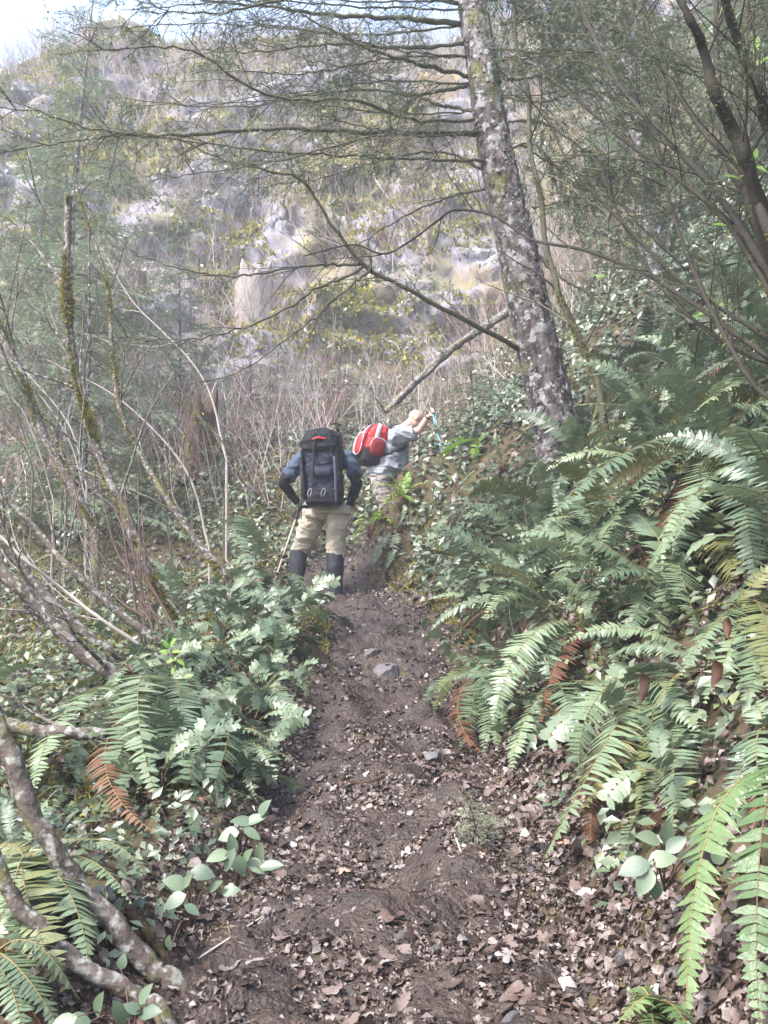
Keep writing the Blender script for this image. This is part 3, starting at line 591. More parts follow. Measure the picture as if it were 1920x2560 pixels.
stem_thing('vine_maple','white-barked stem lying nearly level at the left edge over the ferns','tree',[(270,1832,4.3),(200,1835,4.3),(116,1830,4.3),(0,1808,4.3),(-120,1770,4.3)],17,20,1,.3,311,'alder',roots=False)
stem_thing('vine_maple','dark broken stub leaning over the fern at bottom left','stump',[(420,2415,2.9),(378,2350,2.92),(335,2290,2.95),(300,2240,3.0)],15,11,1,.15,312,'rot')
rb_ = np.random.default_rng(33)
for k in range(9):   # the bundle of reddish whips
    x0, x1 = 400+rb_.uniform(-50,110), 170+rb_.uniform(-70,190)
    stem_thing('red_whip','reddish thin whip in the brushy bundle between the left stems','shrub',[(x0,1560+rb_.uniform(-30,70),6.4),((x0*.6+x1*.4),1480+rb_.uniform(-20,20),6.5),((x0*.25+x1*.75),1370+rb_.uniform(-30,30),6.6),(x1,1250+rb_.uniform(-90,60),6.8)],rb_.uniform(2.5,5),1.5,3,.55,320+k,'twig_red',group='reddish whips between the left stems')
for k in range(14):   # fine bare stems behind them
    x0, y0 = rb_.uniform(40,640), rb_.uniform(1150,1400); h_ = rb_.uniform(350,700); d_ = rb_.uniform(9,11.5)
    stem_thing('bare_stem','fine bare thicket stem '+near(U(x0-h_*.2,y0-h_*.5,d_)),'shrub',[(x0,y0,d_),(x0-h_*.12,y0-h_*.4,d_),(x0-h_*rb_.uniform(.3,.55),y0-h_*.75,d_),(x0-h_*rb_.uniform(.55,.95),y0-h_*.95,d_)],rb_.uniform(2,4),1.0,8,1.0,340+k,['alder','twig_pale','mosstwig'][k%3],moss=.4 if k%3==0 else 0,group='bare stems of the left thicket',lvl=2,kids=(3,3))
# slim mossy sapling beside the conifer trunk, and the second trunk
stem_thing('vine_maple','slim dark mossy sapling rising just right of the conifer trunk','tree',[(1521,1098,7.4),(1492,947,7.4),(1452,860,7.4),(1400,745,7.4),(1388,700,7.4),(1365,607,7.4),(1353,492,7.4),(1325,376,7.4),(1319,230,7.4),(1290,116,7.4),(1284,-40,7.4)],12,5,6,.7,361,'mosstwig',moss=.3)
stem_thing('conifer_tree','pale lichen-spotted second trunk half hidden right of the leaning conifer','tree',[(1690,1010,10.5),(1660,800,10.5),(1632,600,10.5),(1608,430,10.5),(1580,250,10.5),(1560,60,10.5),(1540,-120,10.5)],30,24,6,1.0,362,'bark',up=-.03,lvl=2,kids=(4,4))
# mossy shrub at the upper right
rr_ = np.random.default_rng(44)
def right_shrub():
    base = U(2010,900,4.6); base[2] = float(hgt(base[0],base[1]))
    th = thing('vine_maple', base, 'many-stemmed dark mossy shrub arching in from the right edge', 'shrub')
    ST = [[(1900,520,4.3),(1863,393,4.2),(1828,318,4.2),(1787,231,4.1),(1759,127,4.1),(1730,58,4.0),(1690,-20,4.0)],
          [(1960,480,4.2),(1920,312,4.2),(1897,231,4.1),(1851,116,4.1),(1811,0,4.0),(1790,-60,4.0)],
          [(1890,560,4.4),(1855,430,4.6),(1845,250,4.7),(1870,100,4.8),(1880,-30,4.8)],
          [(1930,560,4.5),(1830,420,4.8),(1795,200,5),(1790,40,5.1),(1800,-60,5.2)],
          [(1900,880,4.5),(1720,750,5.0),(1600,680,5.6),(1460,625,6.2),(1330,600,6.6),(1235,540,6.9),(1140,525,7),(1090,555,7.05),(1030,600,7.1),(960,635,7.1),(880,612,7.2),(760,640,7.3)],
          [(1940,760,4.4),(1820,560,4.7),(1700,450,5.0),(1560,350,5.3),(1420,230,5.6),(1330,168,5.8)],
          [(1930,700,4.4),(1790,480,4.7),(1650,330,5.0),(1540,200,5.3),(1470,60,5.6),(1430,-40,5.7)],
          [(1900,640,4.6),(1760,430,5),(1680,260,5.3),(1600,80,5.6),(1560,-50,5.8)],
          [(1880,820,4.8),(1700,700,5.2),(1560,560,5.5),(1430,420,5.8),(1370,300,6)],
          [(1900,900,4.6),(1760,820,5),(1640,700,5.3),(1540,520,5.6),(1490,380,5.8)],
          [(1930,1000,4.3),(1800,820,4.6),(1690,560,5.0),(1650,380,5.2),(1610,240,5.4)],
          [(1940,640,4.2),(1860,430,4.4),(1760,330,4.6),(1640,130,4.9),(1600,-30,5)]]
    for q, pp in enumerate(ST):
        P = pxpath([(2010,900,4.6) if q not in (4,) else (2010,960,4.5)]+pp, 60); P[0] = base
        r0 = 1.45*[.030,.027,.02,.022,.010,.014,.016,.015,.010,.010,.011,.018][q]; R = np.linspace(r0, r0*.35, 60)
        m = MB(); tube(m, P, R, 9, 0, .3, wob=.3, seed=q); segs = []
        for c in range(14 if q not in (4,) else 10):
            i = int(rr_.uniform(14,58)); td = nrm(P[i+1]-P[i]); pr = nrm(np.cross(td, rr_.normal(0,1,3))); a = math.radians(rr_.uniform(25,60))
            grow(m, P[i], td*math.cos(a)+pr*math.sin(a), rr_.uniform(.3,.75), .005, 2, rr_, .02, 0, 4, (4,4), .25, (25,55), .5, segs, None, 4)
        fuzz(m, P, R, 260 if q != 4 else 60, rr_, .018, 1, -.1, .4)
        if q not in (4,):
            fs = segs
            needles(m, fs, .02, 110, 2, rr_, w=.003, flat_=.6, hang=.5)
        part('stem', m, [M['darkmoss'], M['moss'], M['needle']], th)
right_shrub()

# fallen log, stumps, rocks
def log_():
    rng = np.random.default_rng(51); P = pxpath([(965,1030,13.2),(1060,935,13.4),(1160,850,13.6),(1240,800,13.8),(1330,730,14)], 60)
    R = np.linspace(.045,.068,60)*(1+.05*vnoise(np.arange(60)*.4,0)); th = thing('fallen_log', P[0], 'pale barkless fallen log slanting up behind the conifer trunk', 'log')
    m = MB(); P = P+.006*np.stack([fbm(np.arange(60)*.12, 4*c, oct=3, s=c) for c in range(3)],1); tube(m, P, R, 16, 0, .6, wob=.3, seed=3); part('trunk', m, M['alder'], th)
    for k in range(7):
        i = int(rng.uniform(5,55)); m = MB(); d = A(rng.normal(0,.6),-.5,rng.uniform(.2,1)); grow(m, P[i], d, rng.uniform(.2,.7), .018, 1, rng, 0, 0, 5, (2,), .3); part('branch_stub', m, M['twig_pale'], th)
    for k,(a,b) in enumerate([((965,1030),(1060,1000)),((968,1032),(985,1075)),((962,1030),(930,990))]):
        m = MB(); tube(m, pxpath([(*a,13.2),((a[0]+b[0])/2,(a[1]+b[1])/2-6,13.1),(*b,13.0)],8), np.linspace(.013,.005,8), 6); part('branch_stub', m, M['twig'], th)
log_()
def stump(px, py, d, wpx, hpx, label, matn, seed, jag=.3):
    rng = np.random.default_rng(seed); b = ground_pt(px, py); b[2] = float(hgt(b[0],b[1])); d = b[1]; w = wpx*d/F_PX/2; h = hpx*d/F_PX; th = thing('stump', b, label, 'stump'); k, n = 36, 26
    a = np.arange(k)/k*2*np.pi; hs = np.linspace(-.12,1,n); V = []
    top = 1+jag*vnoise(np.cos(a)*2.2, np.sin(a)*2.2, seed)+jag*.5*vnoise(np.cos(a)*6, np.sin(a)*6, seed+3)
    for t in hs:
        r = w*(1+.5*np.exp(-max(t,0)*5))*(1+.16*vnoise(np.cos(a)*2.5, np.sin(a)*2.5, t*.7+seed)+.10*vnoise(np.cos(a)*9, np.sin(a)*9, t*1.0))
        V.append(np.stack([b[0]+np.cos(a)*r, b[1]+np.sin(a)*r, b[2]+h*np.where(t>0,t*top,t)],1))
    for s_ in (.6,.15):   # hollow broken top
        V.append(np.stack([b[0]+np.cos(a)*w*s_, b[1]+np.sin(a)*w*s_, b[2]+h*top*(.72+.2*s_)],1))
    n = len(V); i = np.arange(n-1)[:,None]*k; j = np.arange(k)[None]; j2=(j+1)%k
    m = MB(); m.add(np.concatenate(V), np.stack([i+j,i+j2,i+k+j2,i+k+j],-1).reshape(-1,4)); part('trunk', m, M[matn], th)
    m = MB(); ang = rng.uniform(0,6.28,900); hh = rng.random(900)**2; q = np.stack([b[0]+np.cos(ang)*w*1.05, b[1]+np.sin(ang)*w*1.05, b[2]+h*hh],1)
    sel = vnoise(np.cos(ang)*2, np.sin(ang)*2, hh*4+seed)>.4; q = q[sel]; N = len(q); dd = nrm(np.stack([np.cos(ang[sel]),np.sin(ang[sel]),-.4*np.ones(N)],1)+rng.normal(0,.4,(N,3)))
    sv = nrm(np.cross(dd, rng.normal(0,1,(N,3)))); m.add(np.stack([q-sv*.02,q+sv*.02,q+dd*.07],1).reshape(-1,3), np.arange(N*3).reshape(-1,3), 0, np.repeat(rng.random(N),3)); tag(part('moss', m, M['moss'], th), kind='stuff')
stump(632,905,17,95,235,'tall silvery weathered snag stump on the slope up behind the dark-packed hiker','wood',5,.12)
stump(500,1190,12.5,80,190,'dark rotten mossy stump in the brush left of the dark-packed hiker','rot',9,.3)
stump(652,985,15.5,42,70,'small pale stump below the silvery snag on the slope','wood',13,.2)
def rock(px, py, wpx, label, seed, sq=(1,.8,.5)):
    b = ground_pt(px, py); w = wpx*b[1]/F_PX/2; th = MB(); rng = np.random.default_rng(seed); n, k = 14, 20
    V = []
    for t in np.linspace(-.98,.98,n):
        a = np.arange(k)/k*2*np.pi; r = math.sqrt(1-t*t); V.append(np.stack([np.cos(a)*r,np.sin(a)*r,np.full(k,t)],1))
    V = np.concatenate(V); 
    for c in range(9):
        nv = nrm(rng.normal(0,1,3)); dlim = rng.uniform(.45,.75); over = np.maximum(V@nv-dlim,0); V = V-over[:,None]*nv[None]
    V = V*A(*sq)[None]*w*1.25+.03*w*np.stack([fbm(V[:,0]*4,V[:,1]*4,V[:,2]*4+c,oct=3,s=seed) for c in (0,9,18)],1)
    i = np.arange(n-1)[:,None]*k; j = np.arange(k)[None]; j2=(j+1)%k
    m = MB(); m.add(V, np.stack([i+j,i+j2,i+k+j2,i+k+j],-1).reshape(-1,4))
    o = put('rock', m.mesh('rock', M['rock'], smooth=False)); o.location = tuple(b+A(0,0,w*sq[2]*.2)); o.rotation_euler = (.1,.15,rng.uniform(0,6)); return tag(o, label, 'rock')
ROCKS = []
def rock_mesh(seed, sq, w):
    rng = np.random.default_rng(seed); n, k = 10, 14; V = []
    for t in np.linspace(-.97,.97,n):
        a = np.arange(k)/k*2*np.pi; r = math.sqrt(1-t*t); V.append(np.stack([np.cos(a)*r,np.sin(a)*r,np.full(k,t)],1))
    V = np.concatenate(V)
    for c in range(8):
        nv = nrm(rng.normal(0,1,3)); V = V-np.maximum(V@nv-rng.uniform(.5,.8),0)[:,None]*nv[None]
    i = np.arange(n-1)[:,None]*k; j = np.arange(k)[None]; j2=(j+1)%k
    m = MB(); m.add(V, np.stack([i+j,i+j2,i+k+j2,i+k+j],-1).reshape(-1,4)); return m.mesh('stone', M['rock'], smooth=False)
ROCKS += [rock_mesh(20+q, 1, 1) for q in range(3)]
rock(968,1692,90,'largest grey angular rock embedded in the middle of the trail',3,(1,.8,.6))
rock(1085,1900,62,'grey rock at the right edge of the trail below the drooping fern',5)
rock(930,1640,50,'small dark stone on the trail just above the largest rock',8)
rock(1040,1590,40,'small stone at the trail edge beneath the right shrubs',12)
rock(975,2090,46,'small flat half-buried stone in the middle of the lower trail',15,(1,.8,.35))
rock(1330,1880,30,'small round pale stone among ferns right of the trail',18)

# ------------------------------------------------------------------ ferns
def hero_fern(label, base, tips, width=.10, pairs=36, lift=.28, dead=(), seed=0, bright=False):
    """fern whose fronds reach the given photo points; base/tips: (px, py, distance)"""
    b = ground_pt(base[0], base[1], .04); b = b if abs(b[1]/base[2]-1) < .35 else U(*base)
    ratio = b[1]/base[2]; b[2] = float(hgt(b[0], b[1]))+.11; th = thing('sword_fern', b, label, 'fern'); rng = np.random.default_rng(seed)
    gz = b[2]-.11; m = MB(); rz = gz-.03
    tube(m, np.array([[b[0],b[1],rz],[b[0],b[1],b[2]*.5+rz*.5],[b[0],b[1],b[2]+.01]]), np.array([.05,.045,.025]), 8, 0, .3, wob=.3); fuzz(m, np.array([[b[0],b[1],rz],b]), np.array([.05,.03]), 120, rng, .04, 0, 0, -.5)
    part('crown', m, M['fern_dead'], th)
    for k, t in enumerate(list(tips)+list(dead)):
        dd = k >= len(tips); dq = t[2]*ratio; q = U(t[0],t[1],dq)
        while q[2] < float(hgt(q[0],q[1]))+.05 and dq > 1.8: dq -= .05; q = U(t[0],t[1],dq)
        L = np.linalg.norm(q-b); lf = (t[3] if len(t) > 3 else lift)
        sw = nrm(np.cross(q-b, A(0,0,1)))*rng.normal(0,.09)*L; c1 = b+(q-b)*.3+A(0,0,lf*L*1.3)+rng.normal(0,.02,3)+sw; c2 = b+(q-b)*.75+A(0,0,lf*L*1.0)+sw*1.3
        s = np.linspace(0,1,18)[:,None]; P = (1-s)**3*b+3*(1-s)**2*s*c1+3*(1-s)*s*s*c2+s**3*q
        w = 1.18*width*(t[4] if len(t) > 4 else 1)*min(1.15, max(.6, L/.75))
        n = int(pairs*min(1.3,max(.7,L/.75)))
        mb = frond_mb(P, w*(.75 if dd else 1), n, .58, seed=seed*31+k, droop=.45 if dd else rng.uniform(.08,.28), petiole=.1, ang=rng.uniform(10,18))
        part('dead_frond' if dd else 'frond', mb, [M['fern_dead'] if dd else (M['bright'] if bright else M['fern_yellow_green'] if seed in (409,410) else (M['fern_old'] if rng.random() < .1 and seed not in (409,401) else M['fern'])), M['rachis']], th)
    return th
d_ = 1.1573
def T_(l, s=1.0): return [(a*s, b*s, *r) for a,b,*r in l]
# right bank
hero_fern('huge sword fern reaching in from the right edge level with the hikers, many overlapping fronds',(1850,1170,3.9),
  T_([(1165,1150,3.7),(1245,1275,3.55),(1385,1250,3.5),(1250,1180,3.8),(1290,1230,3.6),(1460,1290,3.5),(1570,1320,3.5),(1640,1290,3.5),(1690,1150,3.7),(1560,1000,4.2),(1660,1000,4.2)],d_),.11,44,.22,dead=[(1560,1560,3.6)],seed=401)
hero_fern('sword fern at the right edge above the huge one, frond pointing left',(1990,985,4.2),[(1735,1030,4.0,.15),(1800,1110,4.1),(1840,1070,4.3),(1900,1130,4.0),(1930,900,4.4),(2100,950,4.3)],.11,40,.2,seed=402)
hero_fern('fern with one narrow upright frond right of the conifer trunk',(1678,1150,4.9),[(1683,915,5.0,.02,.6),(1600,1060,4.8,.2),(1760,1080,4.9,.2),(1640,1200,4.7)],.09,34,.15,seed=403)
hero_fern('dark sword fern arching left from the shadow in the middle of the right bank',(1525,1570,4.1),[(1385,1470,4.1,.22),(1450,1520,4.2,.3),(1600,1500,4.1),(1570,1640,3.9),(1480,1640,3.9)],.10,36,.25,seed=404)
hero_fern('sword fern with a long pale frond arching down left over the bank edge',(1455,1615,4.4),[(1235,1812,4.05,.3),(1320,1700,4.2,.3),(1400,1760,4.1),(1540,1680,4.2),(1500,1560,4.5)],.10,40,.3,dead=[(1340,1830,4.0,.1)],seed=405)
hero_fern('drooping sword fern at the right edge of the trail beside the largest rock',(1205,1712,5.0),[(1055,1765,4.9,.15),(1085,1790,4.85,.2),(1095,1720,5.0,.2),(1150,1875,4.8,.1),(1205,1890,4.75,.12),(1245,1880,4.75,.1),(1280,1830,4.8,.2),(1120,1830,4.8,.12),(1140,1660,5.2,.25),(1250,1640,5.1)],.075,36,.2,dead=[(1180,1880,4.8,.05),(1225,1900,4.8,.05)],seed=406)
hero_fern('sword fern with a stiff straight frond aimed down left, rusty leaflets at its root',(1405,1750,3.75),[(1278,1928,3.5,.05),(1330,1860,3.6,.2),(1480,1850,3.6),(1500,1720,3.9)],.095,34,.15,dead=[(1270,1890,3.6,.02),(1290,1800,3.7,.1),(1380,1860,3.6,.05)],seed=407)
hero_fern('long-fronded sword fern sprawling down the lower right bank toward the trail',(1625,1745,3.5),[(1350,2165,3.0,.12),(1505,2175,3.0,.05),(1450,1950,3.2,.2),(1590,2050,3.1,.05),(1680,2080,3.1,.1),(1440,2040,3.1,.15),(1560,1900,3.3),(1750,1830,3.4),(1700,1680,3.6)],.105,42,.2,dead=[(1600,2080,3.1,.02),(1480,2120,3.05,.02)],seed=408)
hero_fern('broad bright fern frond curling down the bottom right corner with its plant outside the frame',(2010,2040,2.5),[(1715,2590,2.2,.3),(1900,2600,2.15,.35),(1980,2420,2.2),(2090,2200,2.4),(1960,1900,2.7)],.072,44,.3,seed=409)
hero_fern('low bright fern peeping in at the bottom edge right of centre',(1640,2610,2.35),[(1510,2600,2.25,.35),(1570,2560,2.4,.4),(1730,2590,2.3,.3),(1640,2680,2.15,.3),(1780,2700,2.2)],.07,26,.3,seed=410)
hero_fern('rusty-rooted fern half hidden at the right edge of the lower bank',(1915,1900,3.1),[(1830,2040,2.9),(1940,2060,2.9),(1860,1760,3.3),(2010,1790,3.2)],.09,34,.22,dead=[(1880,2080,2.9,.02),(1910,2060,2.9,.05)],seed=411)
hero_fern('small pale fern on the bank edge right of the trail near the red pack hiker',(1180,1290,8.0),[(1060,1370,7.8,.25),(1090,1330,7.9,.3),(1160,1240,8.1,.2),(1240,1290,8.0,.2),(1130,1400,7.7,.2)],.09,32,.25,seed=412)
hero_fern('sword fern hanging over the bank left of the small pale fern',(990,1345,9.0),[(930,1420,8.8,.25),(960,1430,8.8,.2),(1040,1310,9.0,.25),(1010,1260,9.1,.2),(920,1360,9,.2)],.09,32,.25,seed=413)
# bright green ferns round the second hiker
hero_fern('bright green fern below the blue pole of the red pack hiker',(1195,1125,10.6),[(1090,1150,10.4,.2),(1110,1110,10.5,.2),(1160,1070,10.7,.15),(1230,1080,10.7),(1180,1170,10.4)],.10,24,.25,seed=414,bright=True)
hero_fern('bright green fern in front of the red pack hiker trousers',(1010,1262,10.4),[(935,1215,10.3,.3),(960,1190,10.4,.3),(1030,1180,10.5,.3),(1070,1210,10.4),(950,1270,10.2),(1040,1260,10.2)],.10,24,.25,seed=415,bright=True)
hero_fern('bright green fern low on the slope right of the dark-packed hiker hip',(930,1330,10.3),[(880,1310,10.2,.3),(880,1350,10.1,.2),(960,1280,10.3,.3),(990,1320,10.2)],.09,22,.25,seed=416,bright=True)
hero_fern('sword fern to the left of the conifer foot',(1260,1180,8.6),[(1150,1210,8.4,.2),(1180,1140,8.6,.2),(1240,1080,8.7,.1),(1330,1160,8.5,.2),(1220,1240,8.3)],.09,32,.25,seed=417)
hero_fern('dusky sword fern on the slope up right behind the dark branches',(1800,720,6.6),[(1700,640,6.6,.2),(1690,720,6.5,.2),(1760,800,6.4),(1870,650,6.6),(1900,740,6.5),(1800,600,6.7,.1)],.11,34,.22,seed=418)
hero_fern('sword fern with long fronds fanning left in the middle of the right bank',(1700,1420,4.0),[(1440,1430,3.8,.2),(1470,1540,3.7,.15),(1560,1600,3.6,.12),(1640,1620,3.6,.1),(1760,1600,3.7,.15),(1820,1480,3.8,.2),(1620,1330,4.1,.2)],.11,40,.2,seed=430)
hero_fern('pale sword fern spilling over the bank above the stiff straight frond',(1480,1330,5.2),[(1290,1420,4.9,.2),(1320,1480,4.8,.15),(1400,1500,4.8,.12),(1330,1330,5.1,.2),(1500,1470,4.9,.12),(1570,1380,5.0,.2)],.10,38,.2,seed=431)
hero_fern('sword fern at the right edge between the huge fern and the lower fronds',(1870,1560,3.5),[(1700,1690,3.3,.15),(1760,1760,3.2,.12),(1860,1770,3.2,.1),(1930,1740,3.3,.15),(1690,1560,3.5,.2),(1960,1500,3.6,.2)],.105,38,.2,seed=432)
# left side
hero_fern('pale fern fanning over the left trail edge above the lone pale salal sprig',(560,1900,3.9),[(690,1960,3.75,.3),(640,2000,3.7,.25),(520,2010,3.7,.25),(450,1960,3.8,.25),(600,1820,4.0,.2),(700,1880,3.85,.3)],.09,34,.25,seed=433)
hero_fern('large pale sword fern at left below the white-barked stem, fronds fanning down',(400,1785,4.0),[(85,1985,3.6,.22),(265,2060,3.5,.18),(180,1860,3.8,.2),(330,2010,3.55,.15),(430,1925,3.7,.25),(395,2010,3.6,.2),(480,1850,3.9,.3),(330,1720,4.2,.2),(500,1740,4.1),(160,1930,3.7,.15)],.105,42,.2,dead=[(400,2090,3.5,.02),(300,1990,3.6,.02),(425,2060,3.55,.03)],seed=420)
hero_fern('sword fern with two fronds arching like wings over the left trail edge',(650,1800,4.5),[(555,1830,4.3,.55),(800,1790,4.5,.75),(760,1720,4.7,.4),(600,1700,4.7,.3),(720,1850,4.3,.5)],.09,38,.5,seed=421)
hero_fern('sword fern at the left foot of the dark-packed hiker',(694,1475,8.9),[(485,1445,8.6,.25),(500,1470,8.6,.2),(520,1490,8.6,.15),(705,1550,8.5,.25),(800,1425,8.8,.3),(640,1450,8.7,.2),(750,1500,8.6,.3),(590,1400,8.9,.25)],.10,34,.25,seed=422)
hero_fern('pale sword fern filling the bottom left corner behind the two leaning stems',(60,2230,2.9),[(365,2190,2.75,.25),(300,2150,2.9,.25),(220,2420,2.6,.2),(60,2480,2.55,.2),(-40,2400,2.6),(160,2480,2.55,.2),(330,2260,2.7,.2),(-60,2150,3.0),(100,2120,3.0,.2),(250,2340,2.65)],.10,40,.22,seed=423)
hero_fern('ragged fern at the very bottom left edge',(-20,2480,2.3),[(150,2580,2.15,.2),(200,2500,2.25,.25),(60,2600,2.1),(90,2420,2.4,.2)],.09,32,.25,dead=[(130,2600,2.15,.05)],seed=424)
hero_fern('sword fern beneath the thick pale-blotched stem at left',(330,1700,4.9),[(230,1700,4.8,.2),(380,1640,5,.3),(420,1700,4.8,.3),(290,1790,4.6,.2),(400,1770,4.6,.25)],.09,34,.25,seed=425)
hero_fern('sword fern on the left verge between the winged fern and the hiker fern',(680,1590,6.6),[(560,1600,6.4,.25),(600,1560,6.6,.3),(720,1520,6.7,.3),(770,1580,6.5,.3),(690,1670,6.2,.25),(600,1650,6.3)],.09,34,.25,seed=426)
hero_fern('sword fern beside the bases of the left stems',(480,1650,5.9),[(400,1600,6,.3),(380,1660,5.8,.25),(560,1600,6,.3),(580,1680,5.7,.25),(500,1720,5.6,.25)],.09,34,.25,seed=427)
# scattered ferns
frng = np.random.default_rng(81)
FP = Pool([make_fern('sword_fern', n_, 1, frng, de) for n_, de in ((9,1),(8,0),(11,2),(7,0),(10,1))])
def vis(p):
    d = p-A(0,0,EYE); Yc = d[1]*math.cos(PITCH)+d[2]*math.sin(PITCH); Zc = -d[1]*math.sin(PITCH)+d[2]*math.cos(PITCH)
    return Yc > .5 and abs(d[0]/Yc) < .44 and abs(Zc/Yc) < .58
def off_trail(x, y, m=.12): return abs(x-float(lerp(y,XC)))-float(lerp(y,HW)) > m
def scatter(n, xr, yr, rng, gap, cond=None, lift=0):
    out = []; tries = 0
    while len(out) < n and tries < n*60:
        tries += 1; x, y = rng.uniform(*xr), rng.uniform(*yr); p = A(x, y, float(hgt(x,y))+lift)
        if not off_trail(x,y) or not vis(p+A(0,0,.2)) or (cond and not cond(x,y)): continue
        if any((q[0]-x)**2+(q[1]-y)**2 < gap*gap for q in out): continue
        out.append(p)
    return out
for p in scatter(46, (.75,4.5), (3.5,8.5), frng, .31, lambda x,y: y > 4.3 or x > 1.15):
    place(FP.get(), p, frng.uniform(0,6.28), frng.uniform(.7,1.1), (frng.normal(0,.15),-.5), 'right-bank sword fern '+near(p), 'fern', 'sword ferns of the right bank')
for p in scatter(24, (.8,7), (8.5,16), frng, .6):
    place(FP.get(), p, frng.uniform(0,6.28), frng.uniform(.6,.9), (0,-.3), 'small upper-slope sword fern '+near(p), 'fern', 'sword ferns behind the conifer')
for p in scatter(14, (-3.5,-.7), (3.4,7.5), frng, .5):
    place(FP.get(), p, frng.uniform(0,6.28), frng.uniform(.35,.55), (0,0), 'low left-verge sword fern '+near(p), 'fern', 'sword ferns left of the trail')
for p in scatter(12, (-6,-.9), (8.5,15), frng, .8):
    place(FP.get(), p, frng.uniform(0,6.28), frng.uniform(.5,.8), (.2,0), 'left-brush sword fern '+near(p), 'fern', 'sword ferns beyond the left stems')

# ------------------------------------------------------------------ broad-leaved shrubs
srng = np.random.default_rng(91)
SP = Pool([salal_proto(srng, n_, l_, h_) for n_, l_, h_ in ((4,7,.45),(5,6,.5),(3,8,.55),(6,6,.4))])
def grape_proto(rng, n):
    o = bpy.data.objects.new('oregon_grape', None); COL.objects.link(o); o.empty_display_size = .1
    h = .18; m = MB(); tube(m, np.array([[0,0,-.05],[.01,0,.1],[0,.01,h]]), np.array([.006,.005,.004]), 5); put('stem', m.mesh('stem', M['twig']), o)
    for k in range(n):
        az = 2.4*k+rng.normal(0,.3); s = rng.uniform(.8,1.2); l = put('compound_leaf', GRAPE[rng.integers(3)], o)
        l.matrix_basis = Matrix.LocRotScale(Vector((0,0,h*(.4+.6*k/n))), Euler((rng.normal(0,.2), rng.normal(0,.2), az)), Vector((s,s,s)))
    return o
GP = Pool([grape_proto(srng, 7), grape_proto(srng, 9), grape_proto(srng, 6)])
def edge_strip(n, xr, yr, rng, gap, cond=None): return scatter(n, xr, yr, rng, gap, cond)
for p in scatter(64, (.3,1.5), (4.4,9.5), srng, .14, lambda x,y: x-float(lerp(y,XC))-float(lerp(y,HW)) < .85):
    place(SP.get(), p, srng.uniform(0,6.28), srng.uniform(.95,1.4), (srng.normal(0,.15),srng.normal(-.35,.15)), 'glossy trail-edge salal '+near(p), 'shrub', 'salal along the right trail edge')
for p in scatter(26, (1.0,4.2), (3.2,8.5), srng, .3):
    place(SP.get(), p, srng.uniform(0,6.28), srng.uniform(.7,1.1), (srng.normal(0,.15),srng.normal(-.4,.15)), 'glossy right-bank salal '+near(p), 'shrub', 'salal of the right bank')
for p in scatter(70, (.7,6), (8.5,15), srng, .3):
    place(SP.get(), p, srng.uniform(0,6.28), srng.uniform(.9,1.4), (srng.normal(0,.15),srng.normal(-.35,.15)), 'upper-slope salal shrub '+near(p), 'shrub', 'salal behind the conifer')
for p in scatter(44, (-1.9,-.45), (3.9,8.2), srng, .17, lambda x,y: float(lerp(y,XC))-float(lerp(y,HW))-x < .85):
    place(GP.get(), p, srng.uniform(0,6.28), srng.uniform(.55,.9), (0,0), 'left-verge oregon grape '+near(p), 'shrub', 'oregon grape along the left trail edge')
for p in scatter(40, (-6,-1.2), (6,14), srng, .35):
    place(SP.get(), p, srng.uniform(0,6.28), srng.uniform(.6,1.0), (srng.normal(0,.15),srng.normal(0,.15)), 'low leafy left-side shrub '+near(p), 'shrub', 'leafy shrubs behind the left stems')
for p in scatter(14, (.8,3), (3.0,6.5), srng, .35):
    place(GP.get(), p, srng.uniform(0,6.28), srng.uniform(.7,1.0), (0,-.35), 'dusty right-bank oregon grape '+near(p), 'shrub', 'oregon grape of the right bank')
def hero_leaves(label, base, leaves, meshes, seed, name='salal_shrub', st='twig_red'):
    """leaves: (px, py, distance, length px, roll-in-picture deg); stems run from base to each pair"""
    b = U(*base); rng = np.random.default_rng(seed); th = thing(name, b, label, 'shrub')
    for k,(px,py,d,lp,ang) in enumerate(leaves):
        p = U(px,py,d); L = lp*d/F_PX; an = math.radians(ang)
        x = nrm(A(math.cos(an), rng.normal(-.25,.15), math.sin(an))); z = nrm(A(rng.normal(0,.2),-.75,.75)); y = nrm(np.cross(z,x)); z = np.cross(x,y)
        o = put('leaf', meshes[rng.integers(len(meshes))], th); mx = Matrix(((x[0],y[0],z[0]),(x[1],y[1],z[1]),(x[2],y[2],z[2]))).to_4x4()
        o.matrix_basis = Matrix.Translation(Vector(p-x*L*.5)-th.location) @ mx @ Matrix.Diagonal((L,L,L,1))
        m = MB(); q = p-x*L*.5; mid = (b+q)/2+A(0,0,.03); tube(m, smooth_path([b-A(0,0,.03),mid,q],7), np.linspace(.003,.0012,7), 4); part('stem', m, M[st], th)
hero_leaves('round-leaved salal sprig with large shiny leaves low on the right bank',(1660,2200,2.75),[(1622,2095,2.72,70,160),(1668,2080,2.72,60,80),(1690,2110,2.7,62,40),(1655,2145,2.68,68,20),(1585,2165,2.66,78,190),(1612,2205,2.64,74,235),(1752,2100,2.8,56,170),(1800,2095,2.8,50,30),(1730,2145,2.75,55,150),(1770,2180,2.72,55,290),(1795,2140,2.78,50,70),(1640,2225,2.65,50,270)],SALAL[:2],501)
hero_leaves('salal sprig with pale leaves at the right edge above the broad fern frond',(1900,2150,2.8),[(1905,1905,2.9,70,50),(1870,1950,2.9,60,200),(1900,1970,2.88,60,300),(1860,2045,2.85,70,170),(1910,2030,2.85,70,280),(1862,2150,2.75,75,150),(1905,2140,2.75,70,60),(1830,2180,2.72,55,230)],SALAL,502)
